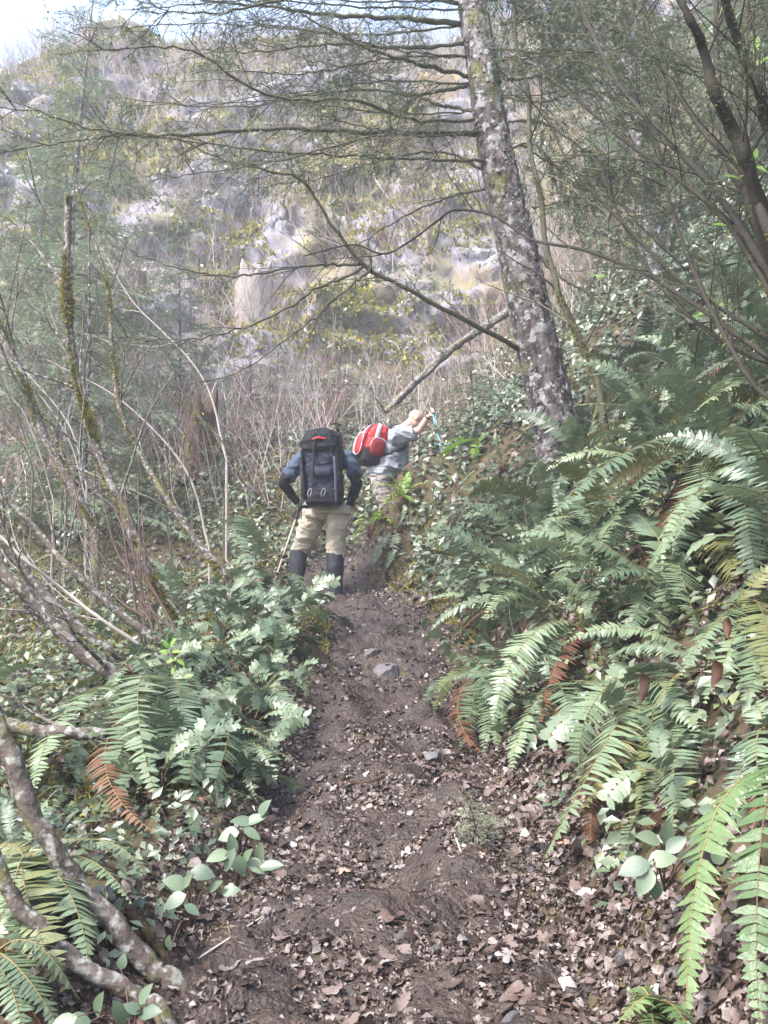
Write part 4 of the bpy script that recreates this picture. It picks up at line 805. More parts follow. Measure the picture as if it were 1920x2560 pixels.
hero_leaves('pale salal sprig standing alone on the left trail edge',(590,2205,3.1),[(660,2020,3.05,52,60),(640,2050,3.05,60,20),(605,2055,3.05,60,170),(570,2085,3.05,55,190),(630,2085,3.02,50,330),(580,2110,3.02,55,100),(545,2140,3.0,60,190),(575,2150,3.0,58,250),(620,2140,3.0,52,60),(640,2165,3.0,55,330),(650,2130,3.02,50,80),(600,2165,2.98,50,280),(680,2165,2.98,60,10)],SALAL,503)
hero_leaves('low salal sprig left of the lone pale one beside the dark stub',(480,2290,2.8),[(505,2180,2.8,60,0),(440,2205,2.8,60,150),(435,2250,2.75,60,200),(470,2200,2.8,45,60),(540,2215,2.8,45,40),(575,2225,2.8,45,20),(480,2275,2.72,45,330),(420,2360,2.65,38,100)],SALAL,504)
hero_leaves('salal leaves poking up at the bottom edge below the brown foreground stem',(330,2600,2.3),[(365,2485,2.32,58,60),(375,2530,2.3,62,20),(300,2535,2.3,70,110),(330,2520,2.3,45,150),(250,2510,2.3,70,75),(190,2555,2.25,70,170),(155,2560,2.2,70,200),(305,2405,2.45,35,80)],SALAL,505)
hero_leaves('bright yellow-green leafy sprig among the left ferns',(440,1700,5.2),[(415,1610,5.2,26,120),(432,1605,5.2,26,60),(410,1628,5.2,26,170),(440,1628,5.2,26,10),(428,1650,5.2,28,200),(452,1655,5.2,28,330),(432,1675,5.2,26,240),(470,1690,5.1,26,20)],BRIGHT,506,'huckleberry','twig')
hero_leaves('bright green young leaves at the right edge against the dark stems',(1870,420,4.4),[(1840,400,4.4,48,120),(1885,385,4.4,50,60),(1870,430,4.4,48,200),(1905,420,4.4,45,330),(1830,440,4.4,45,160),(1890,110,4.4,50,80),(1905,150,4.4,50,40),(1800,560,4.5,40,170)],BRIGHT,507,'huckleberry','twig')
hero_leaves('bright green leaf cluster right of the conifer in dark brush',(1780,820,5.5),[(1770,740,5.5,36,100),(1795,760,5.5,40,20),(1760,780,5.5,38,190),(1810,780,5.5,36,330),(1740,790,5.5,30,170),(1790,800,5.5,34,260),(1480,685,7,28,140),(1500,690,7,28,30)],BRIGHT,508,'huckleberry','twig')
#PART3
# ------------------------------------------------------------------ young conifers and far trees
crng = np.random.default_rng(111)
def bough(L, seed, dens, nl, sub, droop, nm='needle'):
    r = np.random.default_rng(seed); t = np.linspace(0,1,9); P = np.stack([t*L, .04*L*np.sin(t*5+seed), L*(.12*t-droop*t**2)],1)
    mb = MB(); segs = []; tube(mb, P, np.linspace(.012*L+.002,.0015,9), 5, 0, .4, cap=False)
    for c in range(sub):
        s = .12+.88*(c+.5)/sub; i = min(int(s*8),7); q = P[i]+(P[i+1]-P[i])*(s*8-i); td = nrm(P[i+1]-P[i]); sg = 1 if c%2 else -1
        d = td*.75+A(0,sg,0)*.8+A(0,0,-.12); grow(mb, q, d, L*.42*(1-.65*s)*r.uniform(.8,1.2), .004, 1, r, -.04, 0, 4, (4,), .12, (35,55), .5, segs, None, 3)
    segs += [(P[i],P[i+1]) for i in range(2,8)]
    needles(mb, segs, nl, dens, 1, r, w=nl*.13, flat_=.25, hang=.1)
    return mb.mesh('branch', [M['twig'], M[nm]])
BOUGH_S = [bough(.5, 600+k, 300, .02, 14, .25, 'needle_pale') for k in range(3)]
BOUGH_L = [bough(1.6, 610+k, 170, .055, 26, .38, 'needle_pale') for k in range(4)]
def conifer_proto(h, boughs, nb, blen, rng, name, tr=.012, bare=.08):
    o = bpy.data.objects.new(name, None); COL.objects.link(o); o.empty_display_size = .1
    t = np.linspace(0,1,14); P = np.stack([.012*h*np.sin(t*4), .012*h*np.cos(t*3), t*h-.1],1); m = MB(); tube(m, P, np.linspace(tr*h, .003, 14), 8, 0, .4, wob=.1); put('trunk', m.mesh('trunk', M['bark']), o)
    for k in range(nb):
        s = bare+(1-bare)*((k+.5)/nb); az = 2.4*k+rng.normal(0,.3); sc = blen*(1.05-s)**.8*rng.uniform(.75,1.2); b = put('branch', boughs[rng.integers(len(boughs))], o)
        b.matrix_basis = Matrix.LocRotScale(Vector((0,0,s*h-.1)), Euler((rng.normal(0,.1), -.45*s+.1+rng.normal(0,.1), az)), Vector((sc,sc,sc)))
    return o
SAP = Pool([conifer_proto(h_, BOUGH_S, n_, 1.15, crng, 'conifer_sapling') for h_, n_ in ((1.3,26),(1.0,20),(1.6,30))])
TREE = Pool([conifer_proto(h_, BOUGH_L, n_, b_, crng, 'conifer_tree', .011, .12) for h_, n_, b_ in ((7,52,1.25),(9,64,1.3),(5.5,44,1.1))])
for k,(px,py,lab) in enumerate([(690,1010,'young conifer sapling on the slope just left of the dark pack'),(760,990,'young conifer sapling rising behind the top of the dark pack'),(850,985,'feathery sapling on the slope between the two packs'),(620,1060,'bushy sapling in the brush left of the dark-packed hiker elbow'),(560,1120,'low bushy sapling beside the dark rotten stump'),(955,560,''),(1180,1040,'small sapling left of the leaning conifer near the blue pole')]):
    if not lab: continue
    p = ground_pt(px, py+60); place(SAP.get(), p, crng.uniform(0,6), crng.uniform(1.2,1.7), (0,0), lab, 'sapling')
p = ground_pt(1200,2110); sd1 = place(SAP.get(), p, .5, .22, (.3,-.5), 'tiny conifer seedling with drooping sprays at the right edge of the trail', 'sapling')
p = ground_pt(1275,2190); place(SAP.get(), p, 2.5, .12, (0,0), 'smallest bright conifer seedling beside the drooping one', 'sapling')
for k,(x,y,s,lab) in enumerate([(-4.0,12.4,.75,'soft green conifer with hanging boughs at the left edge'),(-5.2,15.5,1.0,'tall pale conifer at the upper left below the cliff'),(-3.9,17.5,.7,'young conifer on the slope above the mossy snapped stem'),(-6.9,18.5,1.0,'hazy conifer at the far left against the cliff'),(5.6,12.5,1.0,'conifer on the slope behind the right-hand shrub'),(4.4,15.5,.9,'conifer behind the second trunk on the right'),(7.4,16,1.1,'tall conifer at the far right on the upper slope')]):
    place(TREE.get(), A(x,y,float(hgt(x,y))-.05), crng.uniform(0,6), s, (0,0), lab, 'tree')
CV = cl.v[0]
idx = np.nonzero((np.abs(CV[:,0])<14)&(CV[:,1]>19)&(CV[:,1]<31))[0]
got = []
while len(got) < 26:
    q = CV[crng.choice(idx)]
    if not vis(q) or any(np.linalg.norm(q-g_)<1.3 for g_ in got): continue
    if -2 < q[0] < 1.5 and q[2] < 13: continue
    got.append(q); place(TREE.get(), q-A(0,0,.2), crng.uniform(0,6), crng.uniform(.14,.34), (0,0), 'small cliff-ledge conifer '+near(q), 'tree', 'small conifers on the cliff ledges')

# ------------------------------------------------------------------ ground cover, litter, brush (uncountable)
lrng = np.random.default_rng(131)
def normal_at(x, y):
    e = .08; return nrm(np.stack([-(hgt(x+e,y)-hgt(x-e,y))/(2*e), -(hgt(x,y+e)-hgt(x,y-e))/(2*e), np.ones_like(x)],1))
def pts_on(n, xr, yr, cond=None, ypow=1.0):
    x = lrng.uniform(*xr, n); y = yr[0]+(yr[1]-yr[0])*lrng.random(n)**ypow; d = np.stack([x,y,hgt(x,y)-EYE],1)
    Yc = d[:,1]*math.cos(PITCH)+d[:,2]*math.sin(PITCH); k = (np.abs(x)/Yc < .5)
    if cond is not None: k &= cond(x,y)
    return x[k], y[k]
def dist_edge(x, y): return np.abs(x-lerp(y,XC))-lerp(y,HW)
# leaf shapes
LV = []
for q in range(6):
    r = np.random.default_rng(700+q); k = 6; an = np.linspace(0,2*np.pi,k,endpoint=False)+r.normal(0,.2,k); ra = np.where(np.arange(k)%2==0,1,.62 if q%2 else .85)*r.uniform(.8,1.1,k)
    V = np.stack([np.cos(an)*ra*.5, np.sin(an)*ra*(.36 if q%2 else .48), .16*np.cos(an*2+q)+.06*r.normal(0,1,k)],1); V = np.vstack([[0,0,-.03],V])
    LV.append((V, np.array([[0,1+c,1+(c+1)%k] for c in range(k)])))
def litter(n, xr, yr, cond, sz, tilt, lift, mb, ypow=1.0):
    x, y = pts_on(n, xr, yr, cond, ypow); N = len(x); nn = nrm(normal_at(x,y)+lrng.normal(0,tilt,(N,3))); z = hgt(x,y)+lift
    rot = frames(nn, lrng.uniform(0,6.28,N)); s = lrng.uniform(*sz, N); rn = np.clip(lrng.beta(1.6,1.7,N),0,1)
    for q in range(6):
        k = np.arange(N)%6==q; stamp(mb, LV[q][0], LV[q][1], 0, np.stack([x,y,z],1)[k], rot[k], s[k], rn[k])
LP_ = []
for q in range(8):   # lobed maple, toothed alder and torn shapes, curled
    r = np.random.default_rng(740+q); k = 30; an = np.linspace(0,2*np.pi,k,endpoint=False)
    if q%3 == 0: ra = .35+.65*np.abs(np.cos(2.5*an))**.8*(1-.35*(np.cos(an)<-.8))
    elif q%3 == 1: ra = .62+.3*np.abs(np.cos(an))+.05*np.cos(15*an)
    else: ra = .75+.25*vnoise(np.cos(an)*2, np.sin(an)*2, q*3.3)+.08*vnoise(np.cos(an)*6, np.sin(an)*6, q)
    ra = ra*(1+.06*r.normal(0,1,k)); m = MB(); V = [[0,0,0]]
    for s_ in (.5,1.0):
        X, Y = np.cos(an)*ra*.55*s_, np.sin(an)*ra*(.5 if q%3 == 0 else .36)*s_
        Z = .55*X*X*np.sin(q)+.9*Y*Y*(1 if q%2 else -.6)+.05*s_*vnoise(X*6, Y*6, q)+.10*s_*s_*r.random()*np.cos(an*2+q)
        V += np.stack([X,Y,Z],1).tolist()
    F3 = [[0,1+c,1+(c+1)%k] for c in range(k)]; F4 = [[1+c,1+k+c,1+k+(c+1)%k,1+(c+1)%k] for c in range(k)]
    m.addboth(V, F4, F3, 0, r.random()); LP_.append(m.mesh('fallen_leaf', M['leafpart']))
xx = lrng.uniform(-.75,.95,1200); yy = 2.3+2.5*lrng.random(1200)**1.7
de = dist_edge(xx,yy); keep = np.nonzero((de < .3)&(lrng.random(1200)<np.where(xx>0,1,.45)))[0][:300]
nn = nrm(normal_at(xx[keep],yy[keep])+lrng.normal(0,.35,(len(keep),3))); rot = frames(nn, lrng.uniform(0,6.28,len(keep)))
for c, kx in enumerate(keep):   # the nearest fallen leaves, one by one
    o = put('fallen_leaf', LP_[c%8], trail); s = lrng.uniform(.03,.08)
    o.matrix_basis = Matrix.Translation((xx[kx],yy[kx],float(hgt(xx[kx],yy[kx]))+.03)) @ Matrix(rot[c].tolist()).to_4x4() @ Matrix.Diagonal((s,s,s,1))
lm = MB()
litter(26000, (-.9,1.2), (2.0,5.5), lambda x,y: (dist_edge(x,y)<.3), (.006,.02), .3, .017, lm)
litter(30000, (-.9,1.3), (2.0,5.2), lambda x,y: (dist_edge(x,y)<.3)&(lrng.random(len(x))<np.where(x>.1,.9,.55)), (.012,.042), .4, .018, lm)
litter(14000, (-1.2,1.5), (4.5,13), lambda x,y: (dist_edge(x,y)<.35)&(lrng.random(len(x))<np.where(dist_edge(x,y)>-.18,.95,.42)), (.018,.05), .35, .022, lm, .9)
litter(4500, (.3,2.2), (2.0,5.5), lambda x,y: dist_edge(x,y)>.05, (.022,.06), .5, .03, lm)
litter(9000, (-3,4), (2.0,9), lambda x,y: dist_edge(x,y)>.1, (.03,.07), .45, .03, lm)
litter(9000, (-6,6), (8,16), lambda x,y: dist_edge(x,y)>0, (.05,.12), .5, .04, lm)
o = put('leaf_litter', lm.mesh('leaf_litter', M['litter'], smooth=True)); tag(o, 'mat of brown and grey fallen leaves over trail and slopes', 'leaf litter', kind='stuff')
clod = MB(); x, y = pts_on(9000, (-1.2,1.2), (2,12.5), lambda x,y: dist_edge(x,y)<.15); N = len(x)
CVt = nrm(np.array([[1,0,0],[-1,0,0],[0,1,0],[0,-1,0],[0,0,1],[0,0,-.6]],float))*np.array([[.9],[1.1],[.8],[1],[.8],[.6]]); CF = np.array([[0,2,4],[2,1,4],[1,3,4],[3,0,4],[2,0,5],[1,2,5],[3,1,5],[0,3,5]])
stamp(clod, CVt, CF, 0, np.stack([x,y,hgt(x,y)+.016],1), frames(nrm(A(0,0,1)[None]+lrng.normal(0,.5,(N,3))), lrng.uniform(0,6.28,N)), lrng.gamma(1.6,.0045,N)+.003, lrng.random(N))
tag(put('soil_clods', clod.mesh('soil_clods', M['soil'], smooth=False)), 'crumbs and clods of dark earth on the trail', 'soil', kind='stuff')
# twigs lying about
tw = MB(); x, y = pts_on(5200, (-2,2.5), (2.1,11)); N = len(x); nn = normal_at(x,y); az = lrng.uniform(0,6.28,N)
d = nrm(np.stack([np.cos(az),np.sin(az),lrng.normal(0,.15,N)],1)); d = nrm(d-nn*(d*nn).sum(1)[:,None]+nn*lrng.normal(0,.12,N)[:,None]); L = lrng.gamma(2,.017,N)+.012; p = np.stack([x,y,hgt(x,y)+.022],1)
Vt = np.array([[0,-1,0],[0,.5,.87],[0,.5,-.87],[1,-.4,0],[1,.2,.4],[1,.2,-.4]],float); Ft = np.array([[0,1,4,3],[1,2,5,4],[2,0,3,5]])
rot = frames(d, az); rot = rot[:,:,[2,0,1]]
W = np.einsum('nij,nvj->nvi', rot, Vt[None]*np.stack([L, lrng.uniform(.0006,.0018,N), np.zeros(N)],1)[:,[0,1,1]][:,None,:])+p[:,None]
tw.add(W.reshape(-1,3), (Ft[None]+(np.arange(N)*6)[:,None,None]).reshape(-1,4), 0, np.repeat(lrng.random(N),6))
tag(put('twig_litter', tw.mesh('twig_litter', M['twig'])), 'fine twigs and needles strewn over the trail', 'twigs', kind='stuff')
for k,(a,b,r_) in enumerate([((1130,2080),(1170,2240),.004),((1195,2290),(1340,2360),.004),((760,1955),(870,1975),.003),((830,2080),(890,2100),.003),((1560,2330),(1640,2230),.004),((700,2250),(620,2350),.004),((480,2420),(720,2260),.004),((1240,2440),(1380,2450),.003),((1310,2200),(1440,2170),.003)]):
    pa, pb = ground_pt(*a), ground_pt(*b); mid = (pa+pb)/2+A(.01,0,.02); m = MB(); tube(m, smooth_path([pa+A(0,0,.015),mid,pb+A(0,0,.015)],8), np.linspace(r_,r_*.5,8), 5, 0, .6); put('twig', m.mesh('twig', M['twig_pale']), trail)
for k in range(36):   # stones bedded in the trail
    y_ = lrng.uniform(2.4,9.5); x_ = float(lerp(y_,XC))+lrng.uniform(-1,1)*float(lerp(y_,HW)); o = put('stone', ROCKS[k%3], trail); s_ = lrng.uniform(.012,.04)
    o.matrix_basis = Matrix.LocRotScale(Vector((x_,y_,float(hgt(x_,y_))+.012)), Euler((lrng.normal(0,.3),lrng.normal(0,.3),lrng.uniform(0,6))), Vector((s_,s_*.8,s_*.6)))
for k,(a,b) in enumerate([((700,1760),(930,1730)),((760,1650),(1010,1655)),((820,1990),(1100,1960)),((640,2300),(900,2330))]):   # roots crossing the path
    pa, pb = ground_pt(*a), ground_pt(*b); t_ = np.linspace(0,1,16)[:,None]; P = pa+(pb-pa)*t_; P[:,1] += .05*np.sin(t_[:,0]*6+k); P[:,2] = hgt(P[:,0],P[:,1])+.012-.02*np.abs(t_[:,0]-.5); m = MB(); tube(m, P, .011*(1-.5*t_[:,0]), 8, 0, .35, wob=.3); put('root', m.mesh('root', M['rot']), trail)
pa, pb = ground_pt(1400,2440), ground_pt(1450,2540)   # broken slab of grey wood at the bottom
m = MB(); dd = nrm(pb-pa); nn1 = normal_at(np.array([pa[0]]),np.array([pa[1]]))[0]; sdv = nrm(np.cross(dd,nn1)); 
loft(m, [(pa+nn1*.02+dd*t*np.linalg.norm(pb-pa), sdv, nn1, .02*w_, .007) for t,w_ in ((0,.5),(.1,1),(.5,1.1),(.9,.9),(1,.6))], 10, p=4); tag(put('wood_slab', m.mesh('wood_slab', M['wood'])), 'flat splinter of grey wood lying at the bottom right of the trail', 'wood')
# broad-leaf ground cover
bl = leaf_mb(1,.6,.12,.2,2); BV, BF, _, _ = bl.arrays(); BF = BF[4]
RV = np.array([[0,0,0],[.5,-.3,.06],[.5,.3,.06],[1,0,-.12]],float); RF = np.array([[0,1,3],[0,3,2]])   # far leaves: a folded rhombus
def cover(n, xr, yr, cond, sz, h, mb, tilt=.7, ypow=1.0):
    x, y = pts_on(n, xr, yr, cond, ypow); N = len(x); z = hgt(x,y)+h*lrng.random(N)**1.3*(1+.5*vnoise(x*1.3,y*1.3,s=8)); nn = nrm(normal_at(x,y)*.6+A(0,-.25,.4)[None]+lrng.normal(0,tilt*.6,(N,3)))
    stamp(mb, BV if yr[0] < 5 else RV, BF if yr[0] < 5 else RF, 0, np.stack([x,y,z],1), frames(nn, lrng.uniform(0,6.28,N)), lrng.uniform(*sz,N), np.clip(lrng.normal(.45,.22,N)+.25*vnoise(x*.8,y*.8,s=77),0,1))
cm = MB()
cover(13000, (.5,5), (3,9), lambda x,y: (dist_edge(x,y)>.12)&(x>0)&(vnoise(x*1.6,y*1.6,s=14)>-.45), (.04,.075), .22, cm)
cover(26000, (.3,8), (8.5,17), lambda x,y: (dist_edge(x,y)>.1)&(vnoise(x*.9,y*.9,s=15)>-.5), (.06,.11), .3, cm)
cover(14000, (-7,0), (5.5,12), lambda x,y: (dist_edge(x,y)>.15)&(vnoise(x*1.1,y*1.1,s=16)>-.1), (.035,.07), .2, cm)
cover(20000, (-9,2), (11,19), lambda x,y: (vnoise(x*.8,y*.8,s=17)>-.15), (.06,.12), .35, cm)
cover(5000, (-2.2,-.4), (2.6,6), lambda x,y: dist_edge(x,y)>.1, (.03,.06), .1, cm)
tag(put('ground_cover', cm.mesh('ground_cover', M['salal_mass'])), 'low broad-leaved ground cover carpeting the slopes', 'undergrowth', kind='stuff')
# moss carpet
mm = MB(); x, y = pts_on(150000, (-9,3), (4,18), lambda x,y: (dist_edge(x,y)>.05)&(vnoise(x*.7+5,y*.7,s=19)+.45*((x<-.8)&(y>6))>.1)); N = len(x); p = np.stack([x,y,hgt(x,y)+.01],1)
d = nrm(normal_at(x,y)+lrng.normal(0,.45,(N,3))); sv = nrm(np.cross(d, lrng.normal(0,1,(N,3)))); l = lrng.uniform(.025,.08,N)[:,None]
mm.add(np.stack([p-sv*.009,p+sv*.009,p+d*l],1).reshape(-1,3), np.arange(N*3).reshape(-1,3), 0, np.repeat(lrng.random(N),3))
tag(put('moss_carpet', mm.mesh('moss_carpet', M['moss'])), 'yellow-green moss over the forest floor', 'moss', kind='stuff')
# thin bare brush
def brush(n, pos, hmin, hmax, lean, mats, name, label):
    protos = []
    for q in range(8):
        r = np.random.default_rng(800+q); b = MB(); grow(b, A(0,0,0), A(.1,0,1), 1.0, .007, 2 if q%2 else 1, r, .05, 0, 2, (3,3) if q%2 else (6,), .22, (20,45), .55, k=3); protos.append(b.arrays())
    out = [MB() for _ in mats]; P = pos; N = len(P); sel = lrng.integers(0, 8*len(mats), N)
    z = nrm(np.stack([lrng.normal(lean,.3,N), lrng.normal(0,.3,N), np.ones(N)],1)); rot = frames(z, lrng.uniform(0,6.28,N)); s = lrng.uniform(hmin,hmax,N)
    for c in range(8*len(mats)):
        k = sel==c; V,Fq,_,_ = protos[c%8]
        if k.any(): stamp(out[c//8], V, Fq[4], 0, P[k], rot[k], s[k], lrng.random(k.sum()))
    for m_, o_ in zip(mats, out): tag(put(name, o_.mesh(name, M[m_])), label[m_], 'brush', kind='stuff')
x, y = pts_on(2600, (-10,4), (12.6,19.8), lambda x,y: ((dist_edge(x,y)>.5)|(y>13.5))&((x<-.8)|(y>14.5))&(vnoise(x*.6,y*.6,s=23)>-.35)); pos = np.stack([x,y,hgt(x,y)],1)
cpos = CV[lrng.choice(idx, 9500)]; cpos = cpos[[vis(q) for q in cpos]]; cpos = cpos[vnoise(cpos[:,0]*.35,cpos[:,1]*.5,s=29)>-.5]
brush(0, np.vstack([pos,cpos]), .5, 1.5, -.12, ['twig_pale','brush_red','twig_pale2'], 'brush', {'twig_pale':'pale bare brush on the slope and cliff foot','brush_red':'reddish bare brush on the slope behind the hikers','twig_pale2':'grey bare twigs on the slope and cliff foot'})
# green growth on the cliff
gm = MB(); s_i = lrng.choice(idx, 90000); q = CV[s_i]; k = vnoise(q[:,0]*.4,q[:,2]*.45,s=37)+.35*vnoise(q[:,0]*1.3,q[:,2]*1.3,s=38)>-.12; q = q[k]+lrng.normal(0,.08,(k.sum(),3)); N = len(q)
stamp(gm, RV, RF, 0, q, frames(nrm(A(0,-.6,.6)[None]+lrng.normal(0,.6,(N,3))), lrng.uniform(0,6.28,N)), lrng.uniform(.06,.15,N), np.clip(lrng.normal(.6,.25,N),0,1))
tag(put('cliff_growth', gm.mesh('cliff_growth', M['salal_mass'])), 'green leafy growth clinging to the cliff', 'undergrowth', kind='stuff')
gm = MB(); q = CV[lrng.choice(idx, 170000)]; k = vnoise(q[:,0]*.5+9,q[:,2]*.6,s=39)+.3*vnoise(q[:,0]*1.7,q[:,2]*1.7,s=40)>-.16; q = q[k]+lrng.normal(0,.05,(k.sum(),3)); N = len(q)
d = nrm(A(0,-.5,.5)[None]+lrng.normal(0,.5,(N,3))); sv = nrm(np.cross(d, lrng.normal(0,1,(N,3)))); l = lrng.uniform(.06,.18,N)[:,None]
gm.add(np.stack([q-sv*.04,q+sv*.04,q+d*l],1).reshape(-1,3), np.arange(N*3).reshape(-1,3), 0, np.repeat(lrng.random(N),3))
tag(put('cliff_moss', gm.mesh('cliff_moss', M['cliffmoss'])), 'yellow moss cushions on the cliff ledges', 'moss', kind='stuff')
# grass tufts
def tuft(px, py, n, L, label, seed, hang=0.0):
    r = np.random.default_rng(seed); b = ground_pt(px,py); mb = MB()
    for c in range(n):
        az = r.uniform(0,6.28); l = L*r.uniform(.6,1.2); t = np.linspace(0,1,5)[:,None]; dh = A(math.cos(az),math.sin(az)-.4,0)*r.uniform(.25,.7); P = b+A(*(r.normal(0,.025,2)),-.02)+t*l*(dh+A(0,0,.8))-A(0,0,1)*(t**2)*l*(.5+hang)
        w = .0022; sv = nrm(np.cross(dh,A(0,0,1)))*w; V = np.empty((10,3)); V[0::2] = P-sv*(1.1-t); V[1::2] = P+sv*(1.1-t); mb.add(V, [[2*k,2*k+2,2*k+3,2*k+1] for k in range(4)], 0, r.random())
    tag(put('grass_tuft', mb.mesh('grass_tuft', M['grass'], off=b)), label, 'grass').location = tuple(b)
for k,(px,py,n,L,lab) in enumerate([(925,1430,90,.22,'dry straw-coloured grass tuft hanging right of the hiker gaiters'),(1095,1450,50,.18,'dry grass tuft on the bank edge below the small pale fern'),(520,2330,60,.16,'dry grass beside the salal at the lower left trail edge'),(1780,2200,40,.16,'dry grass blades by the round-leaved salal at lower right'),(1630,1900,60,.18,'dry grass under the long fronds of the right bank'),(600,1200,60,.2,'dry grass tuft left of the dark-packed hiker hip'),(470,2440,40,.12,'mossy dry grass at the foot of the foreground stems')]): tuft(px,py,n,L,lab,900+k,.15)
for k,(px,py,L,lab) in enumerate([(1730,2240,.11,'brown curled dead leaf hanging below the round-leaved salal'),(1605,1720,.13,'large reddish-brown withered leaf hanging on the right bank'),(1790,1690,.14,'withered brown leaf caught among fronds at right'),(1820,1570,.10,'purplish dead leaf on the right bank near the edge')]):
    b = U(px,py,2.75 if k==0 else 3.4); L *= .75; lf = leaf_mb(1,.42,.85,.45,8,wav=.09); o = put('withered_leaf', lf.mesh('withered_leaf', M['fern_dead'])); o.location = tuple(b+A(0,0,L*.5)); o.scale=(L,L,L); o.rotation_euler=(lrng.normal(0,.3),1.35,lrng.uniform(1,2)); tag(o, lab, 'leaf')

# ------------------------------------------------------------------ people
def limb(mb, pts, rad, n=16, k=18, fl=1.0, p=2.0, ref=(0,1,0)):
    P = smooth_path([np.asarray(q) for q in pts], n); R = np.interp(np.linspace(0,len(pts)-1,n), np.arange(len(pts)), rad)
    T = nrm(np.gradient(P, axis=0)); a = nrm(np.cross(T, A(*ref))); b = np.cross(T, a)
    loft(mb, [(P[i],a[i],b[i],R[i],R[i]*fl) for i in range(n)], k, p=p)
def solid(name, mb, voxel, m_, th, wrinkle=0.0, ws=18, parent=None, sm=4, seed=0):
    """closed overlapping pieces -> one continuous surface"""
    me = mb.mesh(name, m_); o = bpy.data.objects.new('tmp', me); COL.objects.link(o)
    r = o.modifiers.new('r','REMESH'); r.mode = 'VOXEL'; r.voxel_size = voxel
    s = o.modifiers.new('s','SMOOTH'); s.factor = .5; s.iterations = sm
    dg = bpy.context.evaluated_depsgraph_get(); me2 = bpy.data.meshes.new_from_object(o.evaluated_get(dg)); bpy.data.objects.remove(o); bpy.data.meshes.remove(me)
    n = len(me2.vertices); V = np.empty(n*3, np.float32); me2.vertices.foreach_get('co', V); V = V.reshape(-1,3).astype(float)
    if wrinkle:
        N_ = np.empty(n*3, np.float32); me2.vertices.foreach_get('normal', N_); N_ = N_.reshape(-1,3)
        w = (1-np.abs(fbm(V[:,0]*ws*.6, V[:,1]*ws*.6, V[:,2]*ws, oct=2, s=seed)))**2-.5+.55*((1-np.abs(fbm(V[:,0]*ws*1.3+V[:,2]*5, V[:,1]*ws*1.3, V[:,2]*ws*2.6, oct=2, s=seed+5)))**3-.4); V = V+N_*(wrinkle*w)[:,None]
    V = V-np.array(th.location); me2.vertices.foreach_set('co', V.astype(np.float32).ravel()); me2.polygons.foreach_set('use_smooth', np.ones(len(me2.polygons), bool))
    me2.materials.clear(); me2.materials.append(m_); me2.update(); me2.name = name
    return put(name, me2, parent or th)
def hand(mb, wrist, grip, axis, side):
    """palm plus five curled fingers closing round a rod through grip along axis; side = towards the back of the hand"""
    axis = nrm(axis); f = nrm(grip-wrist); f = nrm(f-axis*(f@axis)); s = nrm(np.cross(axis, f))*side
    c = grip-f*.03+s*.018; loft(mb, [(wrist+(c-wrist)*t, axis, s, .026+.016*t, .017) for t in (0,.35,.7,1.0)], 12)
    for q,(o_,ln) in enumerate([(.036,.95),(.013,1.05),(-.010,1.0),(-.032,.82)]):
        b = grip+axis*o_; pts = [c+axis*o_]
        for an in np.radians([150, 80, 10, -70][:4]): pts.append(b+(-f*math.cos(an+math.pi)*1.0+s*math.sin(an))*.024*ln)
        limb(mb, pts, [.0105,.0105,.0095,.009,.008], 14, 8)
    th_ = [wrist+(c-wrist)*.45+axis*.02, wrist+(c-wrist)*.8+axis*.045-s*.015, grip+axis*.05-s*.02, grip+axis*.045+f*.012-s*.018]
    limb(mb, th_, [.014,.013,.011,.009], 12, 8)
def open_hand(mb, wrist, d, nrm_):
    d = nrm(d); s = nrm(np.cross(d, nrm_)); nrm_ = np.cross(s, d); c = wrist+d*.085
    loft(mb, [(wrist+d*t, s, nrm_, w, .016) for t,w in ((0,.027),(.04,.038),(.085,.042),(.095,.038))], 12)
    for q,(o_,ln) in enumerate([(.032,.068),(.011,.078),(-.011,.072),(-.031,.055)]):
        b = c+s*o_; limb(mb, [b-d*.015, b+d*ln*.45-nrm_*.006, b+d*ln*.75-nrm_*.02, b+d*ln*.9-nrm_*.04], [.0105,.0098,.009,.008], 10, 8)
    limb(mb, [wrist+d*.03+s*.025, wrist+d*.05+s*.05-nrm_*.01, wrist+d*.08+s*.06-nrm_*.02], [.013,.0115,.009], 9, 8)
def head(mb, c, fwd, up):
    fwd = nrm(fwd); up = nrm(up-fwd*(np.asarray(up)@fwd)); s = np.cross(fwd, up); ax = np.stack([s,fwd,up])
    ball(mb, c+up*.025, (.076,.098,.092), 22, ax=ax); ball(mb, c+fwd*.02-up*.05, (.062,.075,.075), 18, ax=ax)
    limb(mb, [c+fwd*.09+up*.02, c+fwd*.108-up*.012, c+fwd*.112-up*.028], [.009,.012,.013], 8, 8); ball(mb, c+fwd*.088+up*.035, (.05,.016,.012), 10, ax=ax)
    ball(mb, c+fwd*.09-up*.065, (.024,.012,.006), 8, ax=ax); ball(mb, c+fwd*.092-up*.078, (.022,.011,.007), 8, ax=ax); ball(mb, c+fwd*.075-up*.105, (.028,.022,.018), 10, ax=ax)
    for g_ in (-1,1): ball(mb, c+s*g_*.078-fwd*.008-up*.008, (.012,.024,.034), 10, ax=ax)
    return s
def eyes(c, fwd, up, th):
    fwd = nrm(fwd); up = nrm(up-fwd*(np.asarray(up)@fwd)); s = np.cross(fwd, up)
    for g_ in (-1,1): m = MB(); ball(m, c+fwd*.078+s*g_*.031+up*.012, .013, 8); part('eye', m, M['eye'], th)
